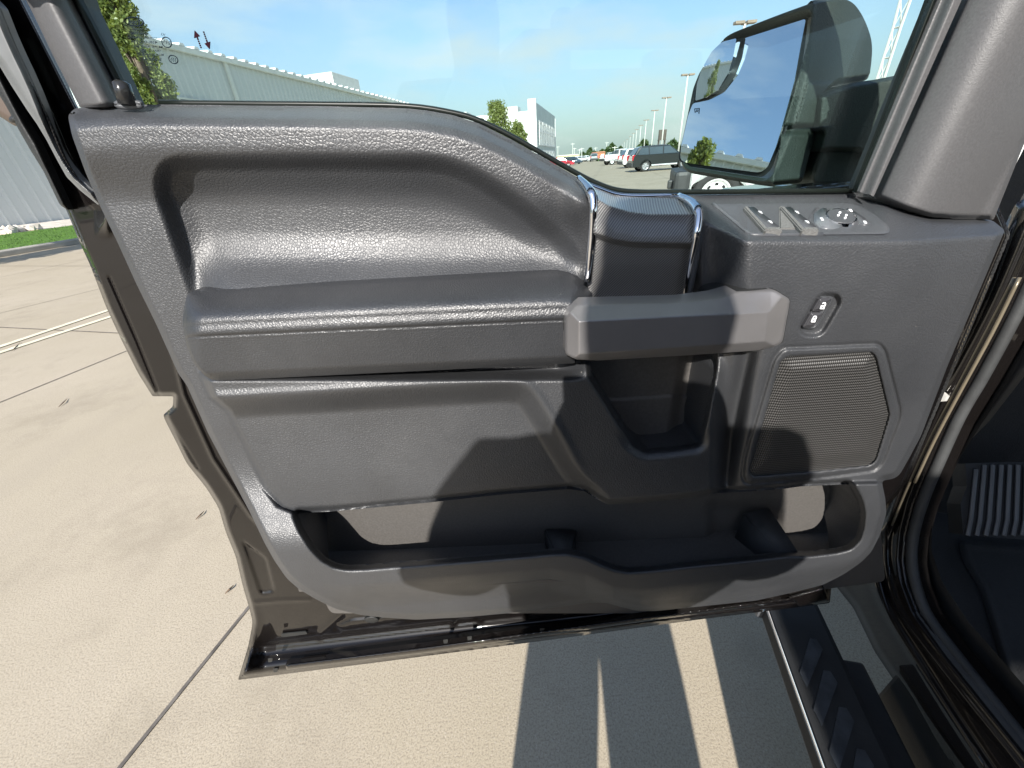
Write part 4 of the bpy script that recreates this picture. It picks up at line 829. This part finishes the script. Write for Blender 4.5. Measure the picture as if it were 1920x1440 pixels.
# ---- window glass
g = [np.array([hA2[0]+.01, D+.022, ztop-.06]), onY(60, 0, D+.022), onY(150, 210, D+.022), onY(700, 225, D+.022), onY(1090, 380, D+.022), onY(1640, 385, D+.022), onY(1790, 0, D+.022), np.array([hB2[0]-.10, D+.022, (ztop+hB2[2])/2]), np.array([.25, D+.022, ztop-.02])]
glass = bmobj('window_pane', prism(g, (0, .004, 0)), M_glass, truck)
YG = D+.0195
def text(body, px, py, hpx, rot=0., bold=0., wfit=None, mirror=True, mat_=M_print):
    cu = bpy.data.curves.new('t', 'FONT'); cu.body = body; cu.size = 1; cu.offset = bold; cu.align_x = 'CENTER'; cu.align_y = 'CENTER'; cu.extrude = 0.01
    o = bpy.data.objects.new('t', cu); sc.collection.objects.link(o); dg = bpy.context.evaluated_depsgraph_get(); me = bpy.data.meshes.new_from_object(o.evaluated_get(dg)); bpy.data.objects.remove(o)
    a = np.array([v.co[:] for v in me.vertices])
    if len(a) == 0: return None
    s = hpx/.7; wx_ = s if wfit is None else wfit/(a[:, 0].max()-a[:, 0].min())
    ca, sa = math.cos(rot), math.sin(rot)
    for v in me.vertices:
        X = v.co.x*wx_*(-1 if mirror else 1); Y = -v.co.y*s; q = onY(px+X*ca-Y*sa, py+X*sa+Y*ca, YG-v.co.z*.02); v.co = tuple(q)
    me.update(); return obj('glass_marking', me, mat_, glass)
text('Ford', 251.5, 41, 9, .12, .02, 21)
ring = [onY(251.5+17.7*math.cos(a)*math.cos(.1)-8*math.sin(a)*math.sin(.1), 40.5+17.7*math.cos(a)*math.sin(.1)+8*math.sin(a), YG) for a in np.linspace(0, 2*math.pi, 33)]; bmobj('glass_marking', tube(ring, .00045, 5, False), M_print, glass)
for tx, px, py, h_, w_ in (('VITRO', 257.5, 55, 4, 16), ('SOLAR-TEMP', 261.5, 63, 3.6, 33), ('ACOUSTIC LAMINATED', 265, 71, 3.6, 61), ('43R-00095', 273, 79, 5, 44), ('M 95 AS2 35C', 276, 87.5, 4, 58), ('TRANSP. 70%', 283, 95, 4, 38), ('ML34-1521410-A', 287, 102.5, 4, 40), ('E 000843', 285, 111, 5.5, 35), ('2014', 283, 120, 4, 15), ('• • • •', 286.5, 126, 3, 18)):
    text(tx, px, py, h_, .04, .01, w_)
text('XI', 306, 65, 5, .3, .0, 8); text('E11', 312.5, 79.5, 6, .25, .01, 13)
for c_, rx_, ry_ in (((312.5, 79.5), 9, 9.5), ((325, 111.5), 8.5, 7.5)):
    bmobj('glass_marking', tube([onY(c_[0]+rx_*math.cos(a), c_[1]+ry_*math.sin(a)+.25*rx_*math.cos(a), YG) for a in np.linspace(0, 2*math.pi, 29)], .0004, 5, False), M_print, glass)
text('(((', 325, 111.5, 6, .1, .01, 11, False)
for (ax_, ay_), (bx_, by_) in (((364.5, 57), (377, 91)), ((392.5, 92), (380, 56))):
    a = np.array([ax_, ay_]); b_ = np.array([bx_, by_]); d_ = (b_-a)/np.linalg.norm(b_-a); n_ = np.array([-d_[1], d_[0]]); P = lambda q: onY(q[0], q[1], YG)
    bms = [prism([P(a), P(a+d_*13+n_*5.5), P(a+d_*13-n_*5.5)], (0, .001, 0))]; ps = [(13, 19), (20.5, 23), (24.5, 27), (28.5, 31), (32.5, 35)]
    for s0, s1 in ps: bms.append(prism([P(a+d_*s0+n_), P(a+d_*s1+n_), P(a+d_*s1-n_), P(a+d_*s0-n_)], (0, .001, 0)))
    bmobj('glass_marking', joinbm(bms), simple('maroon_arrow_print', (.022, .008, .012), 1., 0, 0.), glass)
# ---- side mirror
nM = np.array([math.sin(math.radians(250)), math.cos(math.radians(250)), 0])*math.cos(math.radians(11.5)); nM[2] = math.sin(math.radians(11.5))
PM = onY(1470., 200., .615)
def onM(off): return lambda x, y, d: onP(x, y, PM-nM*off, nM)
bez = [(1521, 4), (1465, 17), (1365, 56), (1347, 70), (1305, 127), (1295, 155), (1277, 252), (1270, 282), (1271, 308), (1284, 323), (1415, 345), (1447, 350)]
creasep = [(1524, 2), (1514, 75), (1490, 170), (1467, 250), (1450, 318), (1447, 350)]
gm = [(1511, 35, 5), (1395, 72, 5), (1387, 107), (1375, 140), (1352, 172), (1327, 186), (1299, 194, 5), (1290, 217), (1277, 275), (1275, 300, 8), (1290, 306), (1425, 324, 10), (1439, 314, 8), (1455, 275), (1465, 242), (1490, 150), (1502, 82)]
gs = [(1392, 76, 4), (1365, 83), (1345, 100), (1322, 135), (1312, 160), (1306, 190, 4), (1327, 184), (1352, 170), (1374, 138), (1385, 107)]
opening = rnd([(1516, 24), (1395, 62), (1352, 82), (1312, 135), (1300, 165), (1281, 255), (1271, 297), (1284, 311), (1430, 333), (1446, 318), (1475, 245), (1500, 150), (1510, 80)], 8)
houter = rnd([(1450, -6), (1465, 16)][:0]+[(1524, -4, 20), (1465, 17, 30), (1365, 56, 20), (1347, 70, 15), (1305, 127, 20), (1295, 155, 20), (1277, 252), (1269, 285), (1271, 312, 10), (1284, 323), (1415, 345, 20), (1452, 350), (1510, 344), (1516, 338), (1533, 275, 8), (1541, 250), (1536, 235), (1556, 175), (1572, 158), (1600, 154), (1641, 148, 12), (1647, 100, 30), (1645, 68, 30), (1630, 28, 30), (1610, -2, 20), (1585, -14)], 10)
Ycr = ln
def mir_pos(x, y, d):
    A = onM(0)(x, y, d); xc = ln([(-20, 1524), (2, 1524), (75, 1514), (170, 1490), (250, 1467), (318, 1450), (360, 1447)], y)
    B0 = onM(0)(xc, y, d); dx = x-xc
    Yb = B0[:, 1]+.00020*np.maximum(dx, 0)+.0000055*np.maximum(dx-35, 0)**2
    step_ = S(1155, 1165, 0*x) if False else 0
    # raised knuckle where the arm meets the shell, and the groove below it
    Yb = Yb-.004*S(150, 160, y)*(1-S(228, 240, y))*(dx > 20)+.008*np.exp(-((y-243)/7.)**2)*(dx > -5)
    Bp = onY(x, y, Yb); k = S(-3, 9, dx)[:, None]; P = A*(1-k)+Bp*k
    P = P-np.array(nM)*(.012*(1-S(0, 9, d)))[:, None]*(1-k)+np.array([0, .012, 0])*(1-S(0, 12, d))[:, None]*k
    return P
mirror = hf('side_mirror', houter, mir_pos, M_mirh, truck, 2.2, .05, holes=[opening], sdir=(.35, .94, 0))
hf('mirror_well', opening, onM(.014), M_rub, mirror, 4, .0)
hf('mirror_glass', rnd(gm, 3), onM(.009), M_mirror, mirror, 3, .003, sdir=tuple(-nM))
cs_ = np.mean([onP(x_, y_, PM, nM) for x_, y_ in [(q[0], q[1]) for q in gs]], 0)
def spot_pos(x, y, d):
    P = onM(.008)(x, y, d); r2 = ((P-cs_)**2).sum(1); return P+nM*(.004-(r2)/(2*.40)+(P[:, 2]-cs_[2])*math.tan(math.radians(7.5)))[:, None]+nM*.006
hf('spot_border', rnd([(1397, 70), (1362, 78), (1341, 97), (1317, 133), (1305, 165), (1301, 193), (1329, 187), (1356, 173), (1378, 141), (1390, 109)], 4), onM(.0082), M_rub, mirror, 2, .003, sdir=tuple(-nM))
hf('spot_mirror', rnd(gs, 2), spot_pos, M_mirror, mirror, 1.5, .010, sdir=tuple(-nM))
hs = onM(.0085); q = lambda x, y: hs(np.array([float(x)]), np.array([float(y)]), None)[0]
bmobj('heater_symbol', joinbm([tube([q(*a) for a in ((1303, 211), (1302, 204), (1311, 203), (1310, 213))], .0005, 5), tube([q(*a) for a in ((1306, 205), (1305, 210))], .0004, 5), tube([q(*a) for a in ((1308.5, 205), (1307.5, 210))], .0004, 5)]), M_print, mirror)
armU = rnd([(1560, 166, 8), (1600, 154), (1641, 148), (1678, 142), (1720, 130), (1640, 372), (1560, 368), (1520, 352), (1516, 343), (1530, 278, 6), (1540, 250)], 6)
hf('mirror_arm', rnd([(1552, 172, 8), (1600, 155), (1641, 149), (1682, 141), (1710, 150), (1640, 300), (1606, 284), (1534, 284), (1541, 250), (1530, 235), (1535, 180)], 6), posH(lambda x, y, d: -.012*(1-S(0, 8, d))+.0*x, .60), M_mirh, mirror, 3, .05)
hf('mirror_arm_cover', rnd([(1535, 279, 5), (1607, 275), (1660, 275), (1625, 372), (1586, 357), (1524, 349), (1517, 342)], 5), posH(lambda x, y, d: -.012*(1-S(0, 8, d))+.0*x, .615), M_mirh, mirror, 3, .05)
# ---- fender and bonnet of the truck, seen under the mirror
zb_ = 1.205; s0 = ts(onZ(1408., 356., zb_))[1]; 
V = []; F = []; tt = np.linspace(1.0, 3.0, 12); prof_ = [(0.0, -.55), (-.01, -.25), (0.0, -.08), (.03, -.02), (.10, 0.0), (.35, .015), (.60, .05), (1.4, .06)]
for i, t in enumerate(tt):
    for a, b in prof_: V.append(T(t, s0+.0+a, zb_+b-.03*max(0, t-1.6)**1.5))
n = len(prof_)
for i in range(len(tt)-1):
    for k in range(n-1): F.append((i*n+k, i*n+k+1, (i+1)*n+k+1, (i+1)*n+k))
obj('fender', pm('fender', V, F), M_paint, truck)
# ---- body side at the right: painted aperture, seals, sill, running board
def tline(px, py, z, t0, t1, n=2): s = ts(onZ(float(px), float(py), z))[1]; return s
SB = [ts(onZ(1550., 1440., .45))[1], ts(onZ(1683., 1440., .45))[1]]
t_be = ts(onZ(1500., 1150., .45))[0]
def board():
    w_ = SB[1]-SB[0]; s_m = (SB[0]+SB[1])/2; L0, L1 = t_be-2.6, t_be+.10; tc_ = (L0+L1)/2
    b = bmobj('running_board', box(T(tc_, s_m, .418), (w_, L1-L0, .06), TAX, .012), M_mat, truck)
    bmobj('bright_edge', tube([T(L0, SB[0]-.001, .442), T(L1-.10, SB[0]-.001, .442)], .0042, 8), M_chr, b, smooth=True)
    bmobj('end_cap', box(T(L1-.02, SB[0]+.012, .42), (.05, .14, .066), TAX, .012), M_plate, b)
    tr_ = []
    for i in range(26):
        t = L1-.20-i*.062
        if t < L0+.1: break
        tr_.append(prism([T(t-.03, SB[0]+.014, .4475), T(t+.045, SB[0]+.062, .4475), T(t+.045, SB[0]+.074, .4475), T(t+.025, SB[0]+.078, .4475), T(t-.055, SB[0]+.018, .4475)], (0, 0, .0035)))
    bmobj('tread', joinbm(tr_), M_mat2, b)['kind'] = 'stuff'
    bmobj('board_bracket', box(T(t_be-1.6, SB[1]+.05, .40), (.16, .07, .04), TAX, .008), M_rub, b)
board()
# rocker and sill: lofted along the truck from traced edges (s, z) taken at the bottom of the picture
def s_at(px, z): return ts(onZ(float(px), 1440., z))[1]
prf = [(s_at(1771, .42), .30), (s_at(1771, .42), .40), (s_at(1771, .42)+.004, .46), (s_at(1790, .50), .52), (s_at(1800, .56), .575), (s_at(1835, .60), .600), (s_at(1850, .61), .615), (s_at(1862, .61), .612), (s_at(1890, .605), .604), (s_at(1930, .60), .600), (s_at(1990, .60), .602)]
sA = [p_[0] for p_ in prf]; 
V = []; F = []; tt = np.linspace(-2.2, .02, 24)
tF = .36
for i, t in enumerate(tt):
    lift = max(0, t-.30); 
    for a, b in prf: V.append(T(t, a-.30*max(0, t-.36)**1.5*0, b))
n = len(prf)
for i in range(len(tt)-1):
    for k in range(n-1): F.append((i*n+k, i*n+k+1, (i+1)*n+k+1, (i+1)*n+k))
obj('rocker_sill', pm('rocker_sill', V, F), M_paint, truck)
# weatherstrip around the door opening (traced) on the body side plane
SS = s_at(1925, .62)
seal = [(1960, 400), (1890, 560), (1822, 690), (1776, 770), (1735, 860), (1708, 925), (1690, 985), (1685, 1036), (1694, 1090), (1717, 1148), (1775, 1227), (1850, 1322), (1935, 1428), (2060, 1590)]
sp2 = spl(seal, 5)
bmobj('door_seal', tube([onS(q[0], q[1], SS) for q in sp2], .0125, 10), M_seal, truck, smooth=True)
bmobj('door_seal', tube([onS(q[0]+24, q[1]+8, SS+.006) for q in sp2], .0085, 8), M_seal, truck, smooth=True)
# painted A pillar foot between the trim edge and the seal
seam = spl([(1905, 380), (1840, 560), (1778, 690), (1735, 800), (1700, 880), (1672, 960), (1645, 1010), (1637, 1060), (1648, 1110), (1675, 1165), (1720, 1240), (1780, 1335), (1850, 1440), (1930, 1560)], 4)
def body_pos(x, y, d):
    du = segd(seam, x, y, False)[0]; side = np.where(x < ln([(q[1], q[0]) for q in seam], y), -1., 1.)
    s_ = SS-.016-.010*np.exp(-(du/9.)**2)+.020*S(6, 60, -du*side)+.012*(1-S(0, 14, d))
    ds_ = segd(spl([(q[0]-26, q[1]+6) for q in seal], 4), x, y, False)[0]; s_ -= .006*np.exp(-(ds_/7.)**2)
    return onS(x, y, s_)
hf('hinge_pillar', rnd([(1905, 380), (1990, 340), (1960, 430), (1890, 585), (1822, 712), (1776, 792), (1738, 880), (1712, 945), (1698, 1000), (1694, 1050), (1700, 1090), (1722, 1148), (1780, 1227), (1856, 1322), (1945, 1432), (2060, 1580), (1880, 1580), (1771, 1440), (1700, 1312), (1640, 1222), (1600, 1140), (1560, 1090), (1560, 1000), (1640, 960), (1680, 860), (1740, 720)], 8), body_pos, M_paint, truck, 3, .04, sdir=tuple(ES))
bmobj('step_mount', box(T(ts(onZ(1612., 1238., .42))[0]-.55, (SB[1]+s_at(1771, .5))/2, .40), (s_at(1771, .5)-SB[1]+.02, 1.1, .03), TAX, .006), M_mat, truck)
bmobj('inner_rocker', box(T(-.70, s_at(1771, .5)+.06, .40), (.06, 2.44, .24), TAX, .01), M_rub, truck)
for pts_, r_ in (([(1912, 520), (1860, 625), (1800, 735), (1752, 826), (1715, 905)], .0022), ([(1902, 520), (1846, 628), (1790, 735), (1742, 826), (1700, 918), (1672, 985)], .0018), ([(1637, 1032), (1645, 1075), (1667, 1148), (1705, 1215), (1760, 1300), (1850, 1440)], .004)):
    bmobj('body_flange', tube([onS(q[0], q[1], SS-.024) for q in spl(pts_, 5)], r_, 8), simple('sun_glint_tone', (.20, .17, .12), .3, .3) if r_ < .003 else M_paint, truck, smooth=True)  # the thin seams carry the glint of the sun as a golden colour
hb = joinbm([tube([onS(1766, 744, SS-.035), onS(1766, 744, SS-.02)], .009, 6), tube([onS(1766, 744, SS-.040), onS(1766, 744, SS-.034)], .006, 6), tube([onS(1756, 748, SS-.03), onS(1752, 756, SS-.03)], .006, 6)]); bmobj('hinge_bolt', hb, M_silv, truck)
# ---- interior: kick panel, floor, mat, footrest
SI = SS+.03
hf('kick_panel', rnd([(2100, 250), (1962, 440), (1892, 590), (1826, 716), (1780, 804), (1742, 890), (1716, 960), (1702, 1030), (1708, 1090), (1734, 1150), (1792, 1225), (1870, 1322), (1960, 1430), (2080, 1580), (2200, 1560), (2050, 1430), (1920, 1285), (1815, 1165), (1766, 1090), (1746, 1030), (1749, 970), (1775, 900), (1808, 845), (1860, 765), (1935, 640), (2050, 420)], 8),
   lambda x, y, d: onS(x, y, SI+.004+.012*S(0, 30, d)), M_mat, truck, 4, .0, sdir=tuple(ES))
hf('cowl_trim', rnd([(1960, 530), (2060, 400), (2100, 620), (1925, 700), (1855, 790), (1795, 850), (1775, 860), (1840, 750)], 10), lambda x, y, d: onS(x, y, SI+.03+.01*S(0, 20, d)), M_pillar, truck, 4, .0, sdir=tuple(ES))
ZF = .60
bmobj('floor', joinbm([box(T(-.1, SI+.72, ZF-.03), (1.46, 2.2, .05), TAX), box(T(.86, SI+.72, 1.0), (1.4, .04, .85), TAX), box(T(-1.22, SI+.72, 1.1), (1.4, .04, 1.), TAX)]), M_carpet, truck)
nF = -ET*.72+np.array([0, 0, .69]); pF = onP(1880., 940., T(.60, SI+.2, ZF+.10), nF)
fo = [(1810, 869), (1890, 866), (1990, 868), (2000, 1018), (1806, 1003), (1801, 945), (1813, 912)]
P_ = [onP(float(x), float(y), pF, nF) for x, y in fo]; foot = bmobj('foot_rest', prism(P_, tuple(-nF*.03)), M_mat, truck)
rb = []
for i in range(9):
    x0, x1, x2 = 1840+i*14.5, 1818+i*17-2, 1816+i*17
    top_ = 872; a = [onP(float(x_), float(y_), pF+nF*.004, nF) for x_, y_ in ((x0-10+i*1.2, top_+8*(i == 0)), (x1+4, 975), (x2-2, 1004))]; rb.append(tube(a, .0032, 6))
bmobj('foot_rest_rib', joinbm(rb), simple('ribbed_rubber', (.10, .105, .11), .45), foot)['kind'] = 'stuff'
hf('floor_mat', rnd([(1799, 1012, 10), (2060, 1030), (2060, 1420), (1930, 1400), (1838, 1100), (1806, 1050)], 20), lambda x, y, d: onZ(x, y, ZF+.004+.008*S(0, 8, d)-.004*S(10, 20, d)), M_carpet, truck, 4, .005, sdir=(0, 0, -1))
# ---- rest of the truck (outside the picture, but it throws the shade)
bmobj('cab', joinbm([box(T(-.55, SS+.86, 1.93), (1.55, 2.3, .05), TAX, .02), box(T(-1.75, SS-.04, 1.17), (.20, 1.1, 1.45), TAX, .04), box(T(-2.32, SS+.86, 1.25), (1.7, .05, 1.35), TAX, .02), box(T(-.9, SS+1.72, 1.0), (.05, 2.9, .9), TAX, .02), box(T(-1.2, SS+.03, 1.62), (.06, .12, .65), TAX, .02), box(T(-2.2, SS+.05, 1.6), (.08, .3, .65), TAX, .02)]), M_paint, truck)
bmobj('cargo_bed', joinbm([box(T(-3.35, SS-.03, .98), (.09, 1.9, .82), TAX, .03), box(T(-3.35, SS+1.74, .98), (.09, 1.9, .82), TAX, .03), box(T(-4.28, SS+.86, .98), (1.7, .06, .8), TAX, .03), box(T(-3.35, SS+.86, .62), (1.7, 1.9, .05), TAX)]), M_paint, truck)
bmobj('rear_arch', box(T(-3.2, SS-.085, .93), (.05, 1.0, .5), TAX, .04), M_paint, truck)
for t in (-3.2,):
    for s_ in (SS-.02, SS+1.75):
        bm = wheel_bm(.4, .28)
        for v in bm.verts: v.co = Vector(T(t+v.co.x, s_+v.co.y, .4+v.co.z))
        bmobj('wheel', bm, M_tyre, truck, smooth=True)
bmobj('seat', joinbm([box(T(-.55, SS+.42, .88), (.5, .52, .16), TAX, .05), box(T(-.86, SS+.42, 1.25), (.5, .14, .66), ((ES), ET*.97+np.array([0, 0, .2]), np.array([0, 0, 1])), .05), box(T(-.92, SS+.42, 1.66), (.26, .1, .18), TAX, .04)]), M_lea2, truck, smooth=True)
# ------------------------------------------------------------------ dry leaves on the paving
M_dry = simple('dry_leaf', (.12, .08, .05), .8)
for i, (px, py, lb) in enumerate(((375, 968, 'small dry curled leaf on the paving below the double line'), (430, 1107, 'thin twig on the paving beside the lower door corner'), (30, 652, 'tiny dry leaf beside the double line'), (118, 757, 'dark crumb of leaf on the paving near the joint'))):
    a = onZ(px-8., py+6., .006); b_ = onZ(px+0., py-2., .012); c_ = onZ(px+8., py-10., .006); o = bmobj('dry_leaf', tube([a, b_, c_], [.0015, .004, .001], 6), M_dry); o['label'] = lb; o['category'] = 'leaf'; o['group'] = 'litter on the paving'
# ------------------------------------------------------------------ photographer behind the camera (throws the shadow seen on the door)
def skin(name, nodes, edges_, mat_, parent, sub=1):
    me = bpy.data.meshes.new(name); me.from_pydata([tuple(p_[0]) for p_ in nodes], edges_, []); o = obj(name, me, mat_, parent)
    md = o.modifiers.new('skin', 'SKIN'); me.skin_vertices  # created with the modifier
    for i, p_ in enumerate(nodes):
        r = p_[1]; me.skin_vertices[0].data[i].radius = r if hasattr(r, '__len__') else (r, r)
    me.skin_vertices[0].data[0].use_root = True
    s_ = o.modifiers.new('sub', 'SUBSURF'); s_.levels = sub; s_.render_levels = sub; return o
per = thing('person', 'person in a dark shirt and trousers holding up a phone behind the camera', 'person', (0.0, -.42, 0)); M_skin = simple('skin', (.55, .36, .27), .5); M_shirt = simple('navy_shirt', (.04, .05, .09), .85); M_trou = simple('grey_trousers', (.08, .08, .09), .9)
px_, py_ = -.08, -.44
J = dict(pel=(px_, py_-.02, .95), sp=(px_, py_-.04, 1.2), ch=(px_+.02, py_-.03, 1.44), nk=(px_+.05, py_+.01, 1.60), hb=(px_+.05, py_+.05, 1.67), ht=(px_+.05, py_+.03, 1.81),
         ls=(px_-.15, py_-.03, 1.545), rs=(px_+.22, py_-.03, 1.53), le=(px_-.22, py_+.10, 1.26), re=(px_+.29, py_+.10, 1.26), lw=(px_+.03, py_+.33, 1.32), rw=(px_+.24, py_+.33, 1.32),
         lh=(px_-.08, py_-.01, .9), rh=(px_+.13, py_-.01, .9), lk=(px_-.070, py_+.02, .56), rk=(px_+.185, py_+.02, .56), la=(px_-.085, py_-.03, .09), ra=(px_+.235, py_-.03, .09), lt=(px_-.19, py_+.13, .04), rt=(px_+.20, py_+.13, .04))
K = list(J); nd = [(J[k], dict(pel=(.14, .11), sp=(.14, .10), ch=(.16, .11), nk=.055, hb=.075, ht=.075, ls=.06, rs=.06, le=.043, re=.043, lw=.028, rw=.028, lh=.09, rh=.09, lk=.06, rk=.06, la=.04, ra=.04, lt=.035, rt=.035)[k]) for k in K]
ed = [(K.index(a), K.index(b)) for a, b in (('pel', 'sp'), ('sp', 'ch'), ('ch', 'nk'), ('nk', 'hb'), ('hb', 'ht'), ('ch', 'ls'), ('ch', 'rs'), ('ls', 'le'), ('rs', 're'), ('le', 'lw'), ('re', 'rw'), ('pel', 'lh'), ('pel', 'rh'), ('lh', 'lk'), ('rh', 'rk'), ('lk', 'la'), ('rk', 'ra'), ('la', 'lt'), ('ra', 'rt'))]
skin('body', nd, ed, M_skin, per, 2)
sh = [k for k in ('pel', 'sp', 'ch', 'ls', 'rs', 'le', 're', 'lw', 'rw')]; skin('shirt', [(J[k], dict(pel=(.17, .14), sp=(.17, .13), ch=(.19, .14), ls=.08, rs=.08, le=.075, re=.075, lw=.055, rw=.055)[k]) for k in sh], [(0, 1), (1, 2), (2, 3), (2, 4), (3, 5), (4, 6), (5, 7), (6, 8)], M_shirt, per, 2)
tr2 = ['pel', 'lh', 'rh', 'lk', 'rk', 'la', 'ra']; skin('trousers', [(J[k], dict(pel=(.16, .13), lh=.13, rh=.14, lk=.125, rk=.13, la=.095, ra=.10)[k]) for k in tr2], [(0, 1), (0, 2), (1, 3), (2, 4), (3, 5), (4, 6)], M_trou, per, 2)
for sg in (-1, 1):
    wv = np.array(J['lw' if sg < 0 else 'rw']); palm = wv+np.array([-sg*.01, .05, .035]); nd = [(wv, .028), (palm, (.038, .018))]; ed = [(0, 1)]
    for f in range(4):
        b0 = palm+np.array([sg*(.0), .012, -.02+.018*f]); b1 = b0+np.array([-sg*.02, .028, .01]); b2 = b1+np.array([-sg*.028, -.002, .006]); nd += [(b0, .010), (b1, .009), (b2, .0075)]; i = len(nd); ed += [(1, i-3), (i-3, i-2), (i-2, i-1)]
    b0 = palm+np.array([-sg*.02, -.01, -.02]); b1 = b0+np.array([-sg*.03, .0, .015]); nd += [(b0, .012), (b1, .010)]; i = len(nd); ed += [(1, i-2), (i-2, i-1)]
    skin('hand', nd, ed, M_skin, per, 1)
skin('hair', [((px_+.05, py_-.02, 1.75), .07), ((px_+.05, py_+.0, 1.83), .075), ((px_+.05, py_+.06, 1.86), .05)], [(0, 1), (1, 2)], simple('dark_hair', (.03, .02, .015), .7), per, 2)
ph = thing('phone', 'black phone held up in both hands by the person behind the camera', 'phone', tuple(C0+np.array(cz)*.012))
pc_ = Vector((0, 0, CAMZ))+cz*.012+cx*.042-cy*.018
bmobj('case', box(tuple(pc_), (.148, .072, .008), (cx, cy, cz), .003), M_plate, ph)
# trees on the left that the mirror shows
tree('pear_tree', tuple(T(4.5, -15.5, 0)), 6.2, 1.5, 9000, 'leafy tree on the lawn left of the picture, reflected low in the door mirror', .085, seed=41, lo=.12)
tree('column_tree', tuple(T(-4, -15.5, 0)), 8.5, 1.1, 9000, 'narrow upright tree on the lawn, reflected in the small convex mirror', .085, seed=43, lo=.06)
